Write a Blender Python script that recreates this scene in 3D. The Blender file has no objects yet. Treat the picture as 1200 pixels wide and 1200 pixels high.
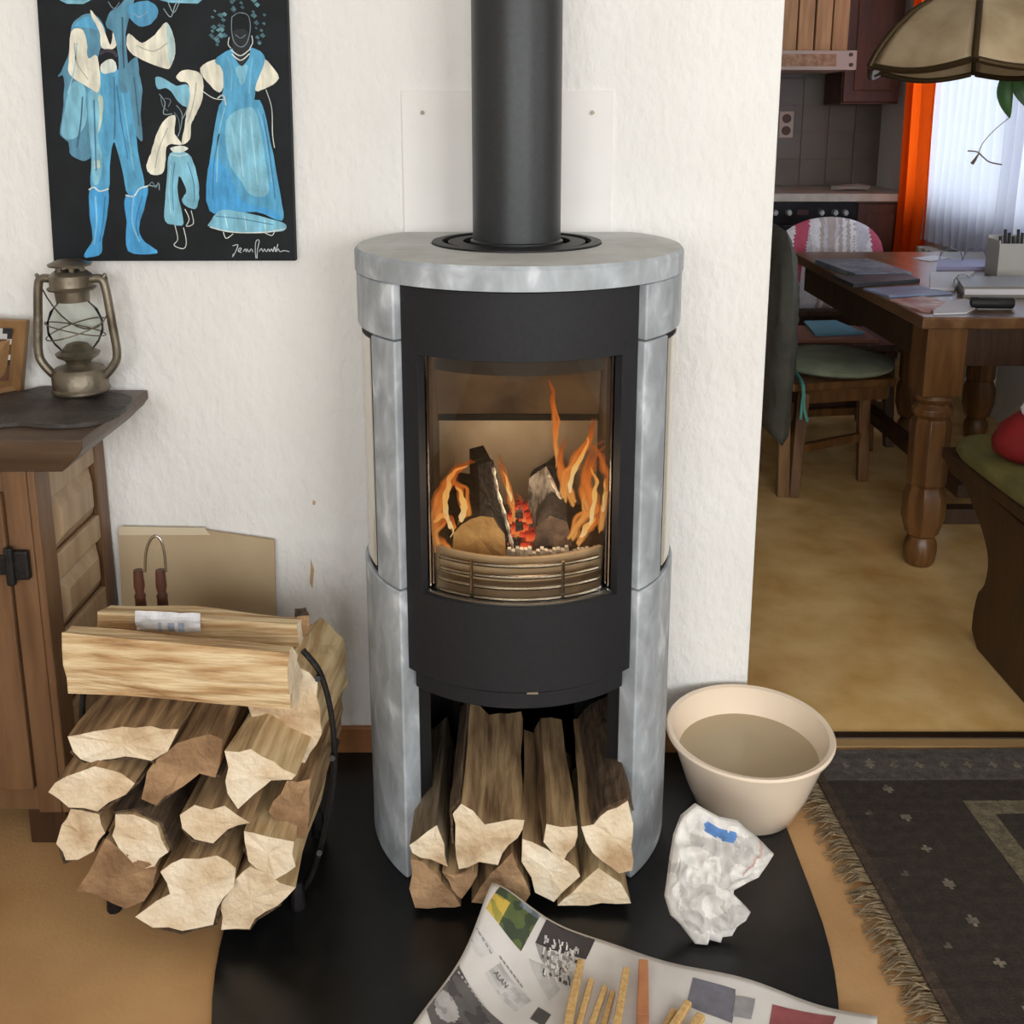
import bpy, bmesh, math, random
from mathutils import Vector, Matrix, noise
random.seed(7)
R = math.radians
# ------------------------------------------------------------------ camera
CAM_H, CAM_D, PITCH, F = 1.31, 1.92, 12.5, 1200.0      # wall behind the stove is y = 0
sc = bpy.context.scene
col = sc.collection
cam_d = bpy.data.cameras.new('camera'); cam = bpy.data.objects.new('camera', cam_d); col.objects.link(cam)
cam_d.sensor_width = 36; cam_d.lens = 36; cam_d.shift_y = -200/1200; cam_d.clip_start = 0.02
cam.location = (0, -CAM_D, CAM_H); cam.rotation_euler = (R(90-PITCH), 0, 0)
sc.camera = cam
# ------------------------------------------------------------------ world, light, exposure
w = bpy.data.worlds.new('world'); sc.world = w; w.use_nodes = True
bg = w.node_tree.nodes['Background']; bg.inputs[0].default_value = (0.80, 0.90, 1.0, 1); bg.inputs[1].default_value = 1.0
def area(name, loc, rot, sx, sy, power, color):
    l = bpy.data.lights.new(name, 'AREA'); l.shape = 'RECTANGLE'; l.size = sx; l.size_y = sy; l.energy = power; l.color = color
    o = bpy.data.objects.new(name, l); col.objects.link(o); o.location = loc; o.rotation_euler = rot; return o
area('daylight_living_window', (1.75, -4.02, 1.5), (R(90), 0, 0), 1.7, 1.35, 122, (0.95, 0.93, 1.0))     # outside window_1
area('added_rear_fill', (-0.55, -4.02, 1.5), (R(90), 0, 0), 2.0, 1.35, 102, (0.95, 0.93, 1.0))     # added frontal fill light with no known source, outside window_rear_fill
area('added_side_fill', (3.02, -1.9, 1.5), (R(90), 0, R(90)), 1.3, 1.25, 30, (0.95, 0.93, 1.0))      # added side fill light with no known source, outside window_side_fill
area('daylight_dining_window', (2.42, 2.4, 1.5), (R(90), 0, R(90)), 2.2, 1.45, 64, (0.90, 0.94, 1.0))     # outside window_3
vs = sc.view_settings
vs.view_transform = 'Standard'; vs.look = 'None'; vs.gamma = 1; vs.exposure = 0.0; vs.use_curve_mapping = False

# ------------------------------------------------------------------ helpers
TH = R(PITCH); CT, ST = math.cos(TH), math.sin(TH)
def P(u, v, x=None, y=None, z=None):
    "where the sight line through a photo point meets a plane of the room"
    a, b = (u-600)/F, -(v-400)/F
    d = (a, CT+b*ST, -ST+b*CT)
    if y is not None: t = (y+CAM_D)/d[1]
    elif z is not None: t = (z-CAM_H)/d[2]
    else: t = x/d[0]
    return Vector((a*t, -CAM_D+d[1]*t, CAM_H+d[2]*t))
def zat(v, dist): return CAM_H - dist*math.tan(TH+math.atan((v-400)/F))
def lin(c):
    def f(x):
        x /= 255.0
        return x/12.92 if x <= 0.04045 else ((x+0.055)/1.055)**2.4
    return (f(c[0]), f(c[1]), f(c[2]), 1)
def mat(name, c, rough=0.6, c2=None, scale=6, stretch=(1,1,1), bump=0.0, bscale=None, metal=0.0, detail=5, lo=0.35, hi=0.65, spec=0.5, c3=None, rvar=0, bstretch=None, coord='Object', dist=0.0):
    m = bpy.data.materials.new(name); m.use_nodes = True
    nt = m.node_tree; n = nt.nodes; L = nt.links; b = n['Principled BSDF']
    b.inputs['Base Color'].default_value = lin(c); b.inputs['Roughness'].default_value = rough
    b.inputs['Metallic'].default_value = metal; b.inputs['Specular IOR Level'].default_value = spec
    if c2 or bump or rvar:
        tc = n.new('ShaderNodeTexCoord')
        oi = n.new('ShaderNodeObjectInfo'); ml = n.new('ShaderNodeMath'); ml.operation = 'MULTIPLY'; ml.inputs[1].default_value = 37.0; L.new(oi.outputs['Random'], ml.inputs[0])
        va = n.new('ShaderNodeVectorMath'); va.operation = 'ADD'; L.new(tc.outputs[coord], va.inputs[0]); L.new(ml.outputs[0], va.inputs[1])
        mp = n.new('ShaderNodeMapping'); mp.inputs['Scale'].default_value = stretch; L.new(va.outputs[0], mp.inputs[0])
        ns = n.new('ShaderNodeTexNoise'); ns.inputs['Scale'].default_value = scale; ns.inputs['Detail'].default_value = detail; ns.inputs['Distortion'].default_value = dist
        L.new(mp.outputs[0], ns.inputs['Vector'])
        if c2:
            cr = n.new('ShaderNodeValToRGB'); e = cr.color_ramp.elements
            e[0].position = lo; e[0].color = lin(c); e[1].position = hi; e[1].color = lin(c2)
            if c3: x = e.new(min(1, hi+0.16)); x.color = lin(c3)
            L.new(ns.outputs['Fac'], cr.inputs[0]); L.new(cr.outputs[0], b.inputs['Base Color'])
        if rvar:
            mr = n.new('ShaderNodeMapRange'); mr.inputs['To Min'].default_value = max(0, rough-rvar); mr.inputs['To Max'].default_value = rough+rvar
            L.new(ns.outputs['Fac'], mr.inputs[0]); L.new(mr.outputs[0], b.inputs['Roughness'])
        if bump:
            mp2 = n.new('ShaderNodeMapping'); mp2.inputs['Scale'].default_value = bstretch or stretch; L.new(va.outputs[0], mp2.inputs[0])
            n2 = n.new('ShaderNodeTexNoise'); n2.inputs['Scale'].default_value = bscale or scale*4; n2.inputs['Detail'].default_value = 6
            L.new(mp2.outputs[0], n2.inputs['Vector'])
            bp = n.new('ShaderNodeBump'); bp.inputs['Strength'].default_value = min(1, bump); bp.inputs['Distance'].default_value = 0.01*max(1, bump)
            L.new(n2.outputs['Fac'], bp.inputs['Height']); L.new(bp.outputs[0], b.inputs['Normal'])
    return m
def vmat(name, rough=0.8, bump=0.0, bscale=200, mixn=0.0, nscale=40, stretch=(1,1,1)):
    m = bpy.data.materials.new(name); m.use_nodes = True
    nt = m.node_tree; n = nt.nodes; L = nt.links; b = n['Principled BSDF']; b.inputs['Roughness'].default_value = rough
    at = n.new('ShaderNodeVertexColor'); at.layer_name = 'col'
    src = at.outputs[0]
    tc = n.new('ShaderNodeTexCoord')
    if mixn:
        ns = n.new('ShaderNodeTexNoise'); ns.inputs['Scale'].default_value = nscale; ns.inputs['Detail'].default_value = 6; mp = n.new('ShaderNodeMapping'); mp.inputs['Scale'].default_value = stretch; L.new(tc.outputs['Object'], mp.inputs[0]); L.new(mp.outputs[0], ns.inputs['Vector'])
        mr = n.new('ShaderNodeMapRange'); mr.inputs['From Min'].default_value = 0.3; mr.inputs['From Max'].default_value = 0.7
        mr.inputs['To Min'].default_value = 1-mixn; mr.inputs['To Max'].default_value = 1+mixn; L.new(ns.outputs['Fac'], mr.inputs[0])
        mx = n.new('ShaderNodeVectorMath'); mx.operation = 'SCALE'; L.new(src, mx.inputs[0]); L.new(mr.outputs[0], mx.inputs['Scale']); src = mx.outputs[0]
    L.new(src, b.inputs['Base Color'])
    if bump:
        n2 = n.new('ShaderNodeTexNoise'); n2.inputs['Scale'].default_value = bscale; L.new(tc.outputs['Object'], n2.inputs['Vector'])
        bp = n.new('ShaderNodeBump'); bp.inputs['Strength'].default_value = bump; bp.inputs['Distance'].default_value = 0.004
        L.new(n2.outputs['Fac'], bp.inputs['Height']); L.new(bp.outputs[0], b.inputs['Normal'])
    return m
def glass_mat(name, tint=(240,240,240), rough=0.02, ior=1.45):
    m = bpy.data.materials.new(name); m.use_nodes = True
    nt = m.node_tree; n = nt.nodes; L = nt.links; n.remove(n['Principled BSDF']); out = n['Material Output']
    t = n.new('ShaderNodeBsdfTransparent'); t.inputs[0].default_value = lin(tint)
    g = n.new('ShaderNodeBsdfGlossy'); g.inputs['Roughness'].default_value = rough
    fr = n.new('ShaderNodeFresnel'); fr.inputs['IOR'].default_value = ior
    mx = n.new('ShaderNodeMixShader'); L.new(fr.outputs[0], mx.inputs[0]); L.new(t.outputs[0], mx.inputs[1]); L.new(g.outputs[0], mx.inputs[2])
    L.new(mx.outputs[0], out.inputs[0]); return m
def sheer_mat(name, c, clear, transl):
    m = bpy.data.materials.new(name); m.use_nodes = True
    nt = m.node_tree; n = nt.nodes; L = nt.links; n.remove(n['Principled BSDF']); out = n['Material Output']
    d = n.new('ShaderNodeBsdfDiffuse'); d.inputs[0].default_value = lin(c)
    tl = n.new('ShaderNodeBsdfTranslucent'); tl.inputs[0].default_value = lin(c)
    tp = n.new('ShaderNodeBsdfTransparent')
    m1 = n.new('ShaderNodeMixShader'); m1.inputs[0].default_value = transl; L.new(d.outputs[0], m1.inputs[1]); L.new(tl.outputs[0], m1.inputs[2])
    m2 = n.new('ShaderNodeMixShader'); m2.inputs[0].default_value = clear; L.new(m1.outputs[0], m2.inputs[1]); L.new(tp.outputs[0], m2.inputs[2])
    L.new(m2.outputs[0], out.inputs[0]); return m

ORG = {}
class MB:
    def __init__(s): s.v=[]; s.f=[]; s.m=[]; s.c=[]
    def add(s, vs, fs, mi=0, c=None):
        o = len(s.v); s.v += [Vector(p) for p in vs]
        for f in fs: s.f.append([i+o for i in f]); s.m.append(mi); s.c.append(c)
        return s
    def hexa(s, p, mi=0, c=None):     # 8 points: bottom ring then top ring
        return s.add(p, [(3,2,1,0),(4,5,6,7),(0,1,5,4),(1,2,6,5),(2,3,7,6),(3,0,4,7)], mi, c)
    def box(s, x0, x1, y0, y1, z0, z1, mi=0, c=None):
        return s.hexa([(x0,y0,z0),(x1,y0,z0),(x1,y1,z0),(x0,y1,z0),(x0,y0,z1),(x1,y0,z1),(x1,y1,z1),(x0,y1,z1)], mi, c)
    def beam(s, a, b, w, h, up=(0,0,1), w2=None, h2=None, mi=0, c=None):
        a, b = Vector(a), Vector(b); d = (b-a).normalized(); up = Vector(up)
        if abs(d.dot(up)) > 0.98: up = Vector((1,0,0))
        sx = d.cross(up).normalized(); sy = sx.cross(d).normalized(); w2 = w2 or w; h2 = h2 or h
        q = lambda p, ww, hh: [p-sx*ww/2-sy*hh/2, p+sx*ww/2-sy*hh/2, p+sx*ww/2+sy*hh/2, p-sx*ww/2+sy*hh/2]
        return s.hexa(q(a,w,h)+q(b,w2,h2), mi, c)
    def prism(s, pts, off, mi=0, c=None, mi_top=None):
        n = len(pts); off = Vector(off); a = [Vector(p) for p in pts]
        s.add(a+[p+off for p in a], [tuple(reversed(range(n)))], mi, c)
        o = len(s.v)-2*n
        s.f.append([o+n+i for i in range(n)]); s.m.append(mi if mi_top is None else mi_top); s.c.append(c)
        for i in range(n):
            j = (i+1) % n; s.f.append([o+i, o+j, o+n+j, o+n+i]); s.m.append(mi); s.c.append(c)
        return s
    def lathe(s, prof, cx, cy, n=32, caps=True, ph=0.0, mi=0, c=None, sx=1, sy=1):
        vs, fs = [], []
        for r, z in prof:
            for k in range(n):
                a = 2*math.pi*k/n+ph; vs.append((cx+r*sx*math.cos(a), cy+r*sy*math.sin(a), z))
        for i in range(len(prof)-1):
            for k in range(n):
                k2 = (k+1) % n; fs.append((i*n+k, i*n+k2, (i+1)*n+k2, (i+1)*n+k))
        if caps:
            if prof[0][0] > 1e-5: fs.append(tuple(reversed(range(n))))
            if prof[-1][0] > 1e-5: fs.append(tuple((len(prof)-1)*n+k for k in range(n)))
        return s.add(vs, fs, mi, c)
    def tube(s, path, r, n=8, closed=False, mi=0, c=None, flat=1.0):
        path = [Vector(p) for p in path]; m = len(path); rr = r if isinstance(r, (list, tuple)) else [r]*m
        vs, fs = [], []; nrm = None
        for i, p in enumerate(path):
            if closed: t = path[(i+1) % m]-path[i-1]
            else: t = path[min(i+1, m-1)]-path[max(i-1, 0)]
            t = t.normalized() if t.length > 1e-9 else Vector((0,0,1))
            if nrm is None:
                nrm = t.orthogonal().normalized()
            nrm = (nrm-t*nrm.dot(t))
            nrm = nrm.normalized() if nrm.length > 1e-6 else t.orthogonal().normalized()
            bn = t.cross(nrm)
            for k in range(n):
                a = 2*math.pi*k/n; vs.append(p+nrm*rr[i]*math.cos(a)+bn*rr[i]*math.sin(a)*flat)
        for i in range(m if closed else m-1):
            i2 = (i+1) % m
            for k in range(n):
                k2 = (k+1) % n; fs.append((i*n+k, i*n+k2, i2*n+k2, i2*n+k))
        if not closed: fs += [tuple(reversed(range(n))), tuple((m-1)*n+k for k in range(n))]
        return s.add(vs, fs, mi, c)
    def shell(s, cx, cy, r0, r1, p0, p1, z0, z1, n=16, mi=0, ymax=None):
        "curved slab; angles in degrees from the side that faces the room, positive to the right"
        vs, fs = [], []
        for k in range(n+1):
            a = R(p0+(p1-p0)*k/n)
            for r in (r0, r1):
                x, y = cx+r*math.sin(a), cy-r*math.cos(a)
                if ymax is not None: y = min(y, ymax)
                vs += [(x,y,z0),(x,y,z1)]
        for k in range(n):
            o, q = 4*k, 4*k+4
            fs += [(o,q,q+1,o+1),(o+2,o+3,q+3,q+2),(o+1,q+1,q+3,o+3),(o,o+2,q+2,q)]
        fs += [(0,1,3,2),(4*n,4*n+2,4*n+3,4*n+1)]
        return s.add(vs, fs, mi)
    def grid(s, fn, nu, nv, mi=0, cf=None):
        vs = [fn(i/nu, j/nv) for j in range(nv+1) for i in range(nu+1)]
        o = len(s.v); s.v += [Vector(p) for p in vs]
        for j in range(nv):
            for i in range(nu):
                a = o+j*(nu+1)+i; s.f.append([a, a+1, a+nu+2, a+nu+1]); s.m.append(mi); s.c.append(cf((i+.5)/nu, (j+.5)/nv) if cf else None)
        return s
    def build(s, name, mats, parent=None, smooth=None, bevel=0, origin=None, label=None, cat=None, group=None, kind=None, recalc=True, solid=0, segs=2):
        if not isinstance(mats, (list, tuple)): mats = [mats]
        lo = Vector([min(p[i] for p in s.v) for i in range(3)]); hi = Vector([max(p[i] for p in s.v) for i in range(3)])
        og = Vector(origin) if origin is not None else Vector(((lo.x+hi.x)/2, (lo.y+hi.y)/2, lo.z))
        me = bpy.data.meshes.new(name); me.from_pydata([p-og for p in s.v], [], s.f)
        for m in mats: me.materials.append(m)
        for p, mi in zip(me.polygons, s.m): p.material_index = mi
        if any(c is not None for c in s.c):
            ca = me.color_attributes.new('col', 'FLOAT_COLOR', 'CORNER')
            for p, c in zip(me.polygons, s.c):
                cc = lin(c or (255,255,255))
                for li in p.loop_indices: ca.data[li].color = cc
        if recalc:
            bm = bmesh.new(); bm.from_mesh(me); bmesh.ops.recalc_face_normals(bm, faces=bm.faces); bm.to_mesh(me); bm.free()
        if smooth is not None:
            for p in me.polygons: p.use_smooth = True
            me.set_sharp_from_angle(angle=R(smooth))
        me.update()
        o = bpy.data.objects.new(name, me); col.objects.link(o); ORG[o.name] = og
        if parent: o.parent = parent; o.location = og-ORG[parent.name]
        else: o.location = og
        if solid:
            md = o.modifiers.new('solid', 'SOLIDIFY'); md.thickness = solid; md.offset = 0
        if bevel:
            md = o.modifiers.new('bevel', 'BEVEL'); md.width = bevel; md.segments = segs; md.limit_method = 'ANGLE'; md.angle_limit = R(40)
            md.harden_normals = smooth is not None
        tag(o, label, cat, group, kind)
        return o
def tag(o, label=None, cat=None, group=None, kind=None):
    if label: o['label'] = label
    if cat: o['category'] = cat
    if group: o['group'] = group
    if kind: o['kind'] = kind
    return o
def thing(name, label, cat, loc=(0,0,0), group=None):
    o = bpy.data.objects.new(name, None); col.objects.link(o); o.location = loc; ORG[o.name] = Vector(loc); o.empty_display_size = 0.05
    return tag(o, label, cat, group)
def resample(pts, step):
    out = []
    for i, p in enumerate(pts):
        q = pts[(i+1) % len(pts)]; p, q = Vector(p), Vector(q); n = max(1, int(round((q-p).length/step)))
        out += [p.lerp(q, k/n) for k in range(n)]
    return out
def catmull(pts, n=6, closed=False):
    pts = [Vector(p) for p in pts]; m = len(pts); out = []
    for i in range(m if closed else m-1):
        g = (lambda k: pts[k % m]) if closed else (lambda k: pts[max(0, min(m-1, k))])
        p0, p1, p2, p3 = g(i-1), g(i), g(i+1), g(i+2)
        for k in range(n):
            t = k/n
            out.append(0.5*((2*p1)+(p2-p0)*t+(2*p0-5*p1+4*p2-p3)*t*t+(3*p1-p0-3*p2+p3)*t*t*t))
    if not closed: out.append(pts[-1])
    return out

# ------------------------------------------------------------------ materials
M = {}
M['plaster'] = mat('plaster', (234,231,227), 0.9, (241,239,236), 3, bump=0.6, bscale=42, bstretch=(1.3,1.3,0.75))
M['plain_white'] = mat('plain_white', (234,230,226), 0.85, (238,235,232), 8)
M['room_white'] = mat('room_white', (226,222,214), 0.9, (232,228,222), 4, bump=0.2, bscale=60)
M['living_floor'] = mat('living_floor', (172,131,86), 0.55, (190,150,103), 5, stretch=(1,1,1), bump=0.1, bscale=150)
M['dining_floor'] = mat('dining_floor', (216,170,102), 0.2, (242,206,144), 9, bump=0.05, bscale=90, detail=9, lo=0.3, hi=0.7, rvar=0.06)
M['baseboard'] = mat('baseboard', (150,98,58), 0.5, (168,115,72), 5, (1,8,8))
M['soapstone'] = mat('soapstone', (152,157,162), 0.5, (176,182,188), 24, (1,1,0.6), bump=0.12, bscale=60, lo=0.38, hi=0.58, c3=(218,222,228), detail=12, dist=0.5)
M['soapstone_top'] = mat('soapstone_top', (186,187,185), 0.6, (206,207,206), 14, detail=8, lo=0.4, hi=0.7)
M['black_steel'] = mat('black_steel', (30,30,33), 0.6, (34,34,37), 120, bump=0.05, bscale=500, spec=0.3)
M['pipe_steel'] = mat('pipe_steel', (44,45,47), 0.42, (50,51,53), 160, bump=0.06, bscale=700, metal=0.25)
M['dark_iron'] = mat('dark_iron', (24,23,24), 0.5, (36,34,34), 40, metal=0.4, bump=0.15)
M['inner_steel'] = mat('inner_steel', (14,13,13), 0.8)
M['fire_glass'] = glass_mat('fire_glass', (240,236,230), 0.03, 1.42)
M['clear_glass'] = glass_mat('clear_glass', (238,240,236), 0.02, 1.35)
M['thin_glass'] = glass_mat('thin_glass', (244,246,244), 0.02, 1.09)
M['side_glass_reflect'] = mat('side_glass_reflect', (206,200,186), 0.1, spec=0.9)  # cream base colour holds the white wall's reflection in the panes
M['chrome'] = mat('chrome', (190,185,176), 0.25, metal=1.0)
M['firebrick'] = mat('firebrick', (206,190,164), 0.9, (178,160,134), 9, bump=0.15)
M['baffle'] = mat('baffle', (128,110,88), 0.9, (70,58,48), 7)
M['floor_plate'] = mat('floor_plate', (16,16,17), 0.32, (22,22,23), 30, rvar=0.07)
WS = (9, 0.9, 9)
M['wood_end'] = mat('wood_end', (240,225,200), 0.9, (222,199,166), 13, bump=0.45, bscale=110, lo=0.36, hi=0.56, c3=(186,154,118), detail=8)
M['wood_end_brown'] = mat('wood_end_brown', (186,150,112), 0.9, (132,100,70), 13, bump=0.6, bscale=90)
M['wood_side'] = mat('wood_side', (184,152,110), 0.9, (112,84,56), 7, WS, bump=0.6, bscale=14)
M['wood_side_pale'] = mat('wood_side_pale', (214,190,146), 0.9, (172,140,96), 7, WS, bump=0.55, bscale=14)
M['wood_side_grey'] = mat('wood_side_grey', (150,132,106), 0.9, (92,76,58), 7, WS, bump=0.6, bscale=14)
M['wood_side_x'] = mat('wood_side_x', (230,206,164), 0.9, (190,152,106), 7, (0.7,11,11), bump=0.7, bscale=14, lo=.38, hi=.6, c3=(140,104,70))
M['bark'] = mat('bark', (70,52,38), 0.95, (110,88,66), 12, WS, bump=1.0, bscale=22)
M['cabinet_wood'] = mat('cabinet_wood', (120,88,60), 0.45, (100,70,46), 5, (7,7,0.8), bump=0.12, bscale=20)
M['cabinet_light'] = mat('cabinet_light', (176,150,120), 0.5, (156,128,98), 5, (7,7,0.8), bump=0.1, bscale=20)
M['cabinet_top'] = mat('cabinet_top', (92,72,56), 0.4, (72,54,40), 5, (0.8,7,7), bump=0.1, bscale=20)
M['oak'] = mat('oak', (122,84,46), 0.35, (88,56,28), 5, (7,7,0.8), bump=0.1, bscale=20)
M['oak_top'] = mat('oak_top', (126,92,62), 0.28, (96,64,38), 4, (7,0.7,7), bump=0.05, bscale=20)
M['oak_light'] = mat('oak_light', (150,114,74), 0.5, (122,88,54), 5, (7,7,0.8))
M['dark_oak'] = mat('dark_oak', (70,44,24), 0.45, (48,29,16), 5, (7,7,0.8), bump=0.12, bscale=20)
M['kitchen_dark'] = mat('kitchen_dark', (96,46,22), 0.45, (66,31,14), 4, (7,7,0.8))
M['hood_plank'] = mat('hood_plank', (214,170,120), 0.55, (182,138,92), 4, (9,9,0.8))
M['tile'] = mat('tile', (104,92,78), 0.35, (88,77,64), 3)
M['grout'] = mat('grout', (92,84,74), 0.9)
M['cardboard'] = mat('cardboard', (190,168,136), 0.9, (176,154,122), 5)
M['cardboard_pale'] = mat('cardboard_pale', (212,196,168), 0.9)
M['tin'] = mat('tin', (136,126,110), 0.42, (98,88,74), 14, metal=0.75, bump=0.15, bscale=60)
M['leather'] = mat('leather', (44,38,34), 0.5, (66,58,52), 10, bump=0.4, bscale=60)
M['basin'] = sheer_mat('basin', (255,234,210), 0.0, 0.12)
def add_gloss(m, rough, ior=1.4):
    nt = m.node_tree; n = nt.nodes; L = nt.links; out = n['Material Output']; src = out.inputs[0].links[0].from_socket
    g = n.new('ShaderNodeBsdfGlossy'); g.inputs['Roughness'].default_value = rough; fr = n.new('ShaderNodeFresnel'); fr.inputs['IOR'].default_value = ior
    mx = n.new('ShaderNodeMixShader'); L.new(fr.outputs[0], mx.inputs[0]); L.new(src, mx.inputs[1]); L.new(g.outputs[0], mx.inputs[2]); L.new(mx.outputs[0], out.inputs[0])
add_gloss(M['basin'], .35)
M['water'] = sheer_mat('water', (222,202,168), 0.25, 0.15); add_gloss(M['water'], .04, 1.33)
M['paper'] = mat('paper', (222,217,212), 0.85, (206,200,196), 9)
M['kindling'] = mat('kindling', (214,178,118), 0.8, (190,150,96), 20, (9,9,9))
M['kindling_red'] = mat('kindling_red', (190,130,88), 0.8, (170,110,74), 20)
M['vcol'] = vmat('painted_print', 0.75, 0.1, 120, 0.16, 45)
M['vpaint'] = vmat('brushed_paint', 0.7, 0.25, 150, 0.30, 26, (2.6,1,0.7))
M['vcloth'] = vmat('printed_cloth', 0.95, 0.3, 150, 0.10, 60)
M['vrug'] = vmat('woven_rug', 0.98, 0.9, 420, 0.35, 190)
M['fringe'] = mat('fringe', (150,132,104), 0.95, (104,90,70), 60)
M['white_frame'] = mat('white_frame', (228,228,226), 0.5)
M['orange_curtain'] = sheer_mat('orange_curtain', (250,96,22), 0.0, 0.6)
M['sheer'] = sheer_mat('sheer', (222,224,240), 0.02, 0.5)
M['lamp_glass'] = mat('lamp_glass', (196,176,142), 0.5, (168,146,112), 9)
M['lamp_metal'] = mat('lamp_metal', (78,62,38), 0.45, metal=0.6)
M['leaf'] = mat('leaf', (44,78,40), 0.45, (64,104,52), 12)
M['twig'] = mat('twig', (120,98,84), 0.9)
M['jacket'] = mat('jacket', (92,93,86), 0.95, (106,107,99), 14, bump=0.3, bscale=120)
M['cushion_green'] = mat('cushion_green', (142,150,126), 0.95, (158,166,142), 16, bump=0.3, bscale=160)
M['cushion_olive'] = mat('cushion_olive', (126,118,62), 0.95, (104,98,52), 12, bump=0.3, bscale=120)
M['turquoise'] = mat('turquoise', (98,170,160), 0.9)
M['red_cloth'] = mat('red_cloth', (150,26,24), 0.8, (120,18,18), 12, bump=0.2)
M['blue_paper'] = mat('blue_paper', (110,168,186), 0.7)
M['oven_black'] = mat('oven_black', (22,24,28), 0.2)
M['knob'] = mat('knob', (188,190,192), 0.3, metal=0.6)
M['counter'] = mat('counter', (198,190,178), 0.4, (176,166,152), 20)
M['hood_trim'] = mat('hood_trim', (204,188,176), 0.6)
M['hood_decor'] = mat('hood_decor', (162,118,84), 0.6, (196,160,126), 40)
M['threshold'] = mat('threshold', (62,46,34), 0.3, metal=0.5)
M['threshold_pale'] = mat('threshold_pale', (186,152,104), 0.4, metal=0.3)
M['char'] = mat('char', (22,19,18), 0.95, (54,48,46), 26, (3,3,3), bump=0.9, bscale=60)
M['ash_char'] = mat('ash_char', (40,36,34), .95, (150,146,140), 30, (3,3,1), bump=.9, bscale=60)
M['ash'] = mat('ash', (224,222,216), 0.95, (130,124,118), 60, bump=0.8, bscale=90)
M['handle_wood'] = mat('handle_wood', (92,52,36), 0.5, (70,38,26), 12)
M['plain_pot'] = mat('plain_pot', (176,100,66), 0.8)
M['radiator'] = mat('radiator', (206,202,194), 0.5)
def emis(name, stops, strength, clear, nscale=14):
    m = bpy.data.materials.new(name); m.use_nodes = True
    nt = m.node_tree; n = nt.nodes; L = nt.links; n.remove(n['Principled BSDF']); out = n['Material Output']
    tc = n.new('ShaderNodeTexCoord'); sp = n.new('ShaderNodeSeparateXYZ'); L.new(tc.outputs['Generated'], sp.inputs[0])
    ns = n.new('ShaderNodeTexNoise'); ns.inputs['Scale'].default_value = nscale; L.new(tc.outputs['Object'], ns.inputs['Vector'])
    ad = n.new('ShaderNodeMath'); ad.operation = 'MULTIPLY_ADD'; ad.inputs[1].default_value = 0.9; L.new(ns.outputs['Fac'], ad.inputs[0])
    sb = n.new('ShaderNodeMath'); sb.operation = 'SUBTRACT'; sb.inputs[1].default_value = 0.45; L.new(sp.outputs[2], sb.inputs[0]); L.new(sb.outputs[0], ad.inputs[2])
    cr = n.new('ShaderNodeValToRGB'); e = cr.color_ramp.elements
    e[0].position, e[0].color = stops[0][0], (*stops[0][1], 1); e[1].position, e[1].color = stops[-1][0], (*stops[-1][1], 1)
    for p, c in stops[1:-1]: x = e.new(p); x.color = (*c, 1)
    L.new(ad.outputs[0], cr.inputs[0])
    em = n.new('ShaderNodeEmission'); em.inputs[1].default_value = strength; L.new(cr.outputs[0], em.inputs[0])
    tp = n.new('ShaderNodeBsdfTransparent'); mx = n.new('ShaderNodeMixShader'); mx.inputs[0].default_value = clear
    L.new(em.outputs[0], mx.inputs[1]); L.new(tp.outputs[0], mx.inputs[2]); L.new(mx.outputs[0], out.inputs[0]); return m
M['flame_outer'] = emis('flame_outer', [(0.0,(1.0,0.40,0.10)),(0.5,(0.95,0.26,0.04)),(1.0,(0.5,0.10,0.02))], 0.75, 0.72, 60)
M['flame'] = emis('flame', [(0.0,(1.0,0.55,0.16)),(0.4,(1.0,0.32,0.06)),(0.7,(0.85,0.20,0.03)),(1.0,(0.40,0.08,0.02))], 0.95, 0.5, 45)
M['flame_core'] = emis('flame_core', [(0.0,(1.0,0.80,0.42)),(0.5,(1.0,0.60,0.18)),(1.0,(1.0,0.36,0.07))], 1.05, 0.35, 40)
M['ember'] = emis('ember', [(0.0,(1.0,0.34,0.10)),(0.4,(0.95,0.12,0.04)),(0.75,(0.5,0.03,0.01)),(1.0,(0.06,0.01,0.01))], 1.0, 0.0, 90)

# ================================================================== the setting
ZC = 2.5                                        # ceiling height
XL, XR, YB = -2.3, 2.9, -3.9                    # living room
XD, YK = 2.12, 4.10                             # dining: right wall, kitchen wall
XE = 0.49                                       # free end of the stove wall
S = 'structure'
MB().box(XL-.1, XR+.1, YB-.1, 0.045, -0.05, 0).build('floor', M['living_floor'], kind=S, label='tan floor of the living room', cat='floor')
MB().box(-1.2, XD+.1, 0.045, YK+.1, -0.05, 0).build('floor_dining', M['dining_floor'], kind=S, label='glossy mottled ochre floor of the dining kitchen', cat='floor')
MB().box(XL-.1, XR+.1, YB-.1, YK+.1, ZC, ZC+.08).build('ceiling', M['room_white'], kind=S, label='white ceiling', cat='ceiling')
MB().box(XL, XE, 0, 0.14, 0, ZC).build('wall_back', M['plaster'], kind=S, bevel=0.008, label='white rough plaster wall behind the stove', cat='wall')
MB().box(XL-.1, XL, YB, 0.14, 0, ZC).build('wall_left', M['room_white'], kind=S, label='white living room side wall', cat='wall')
def holed(name, axis, pos, th, a0, a1, h0, h1, z0, z1, label):
    "a wall with one window opening; axis x: the wall runs along x at y = pos"
    b = MB()
    def bx(p, q, za, zb):
        if axis == 'x': b.box(p, q, pos, pos+th, za, zb)
        else: b.box(pos, pos+th, p, q, za, zb)
    bx(a0, h0, 0, ZC); bx(h1, a1, 0, ZC); bx(h0, h1, 0, z0); bx(h0, h1, z1, ZC)
    return b.build(name, M['room_white'], kind=S, label=label, cat='wall')
b = MB()
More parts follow.
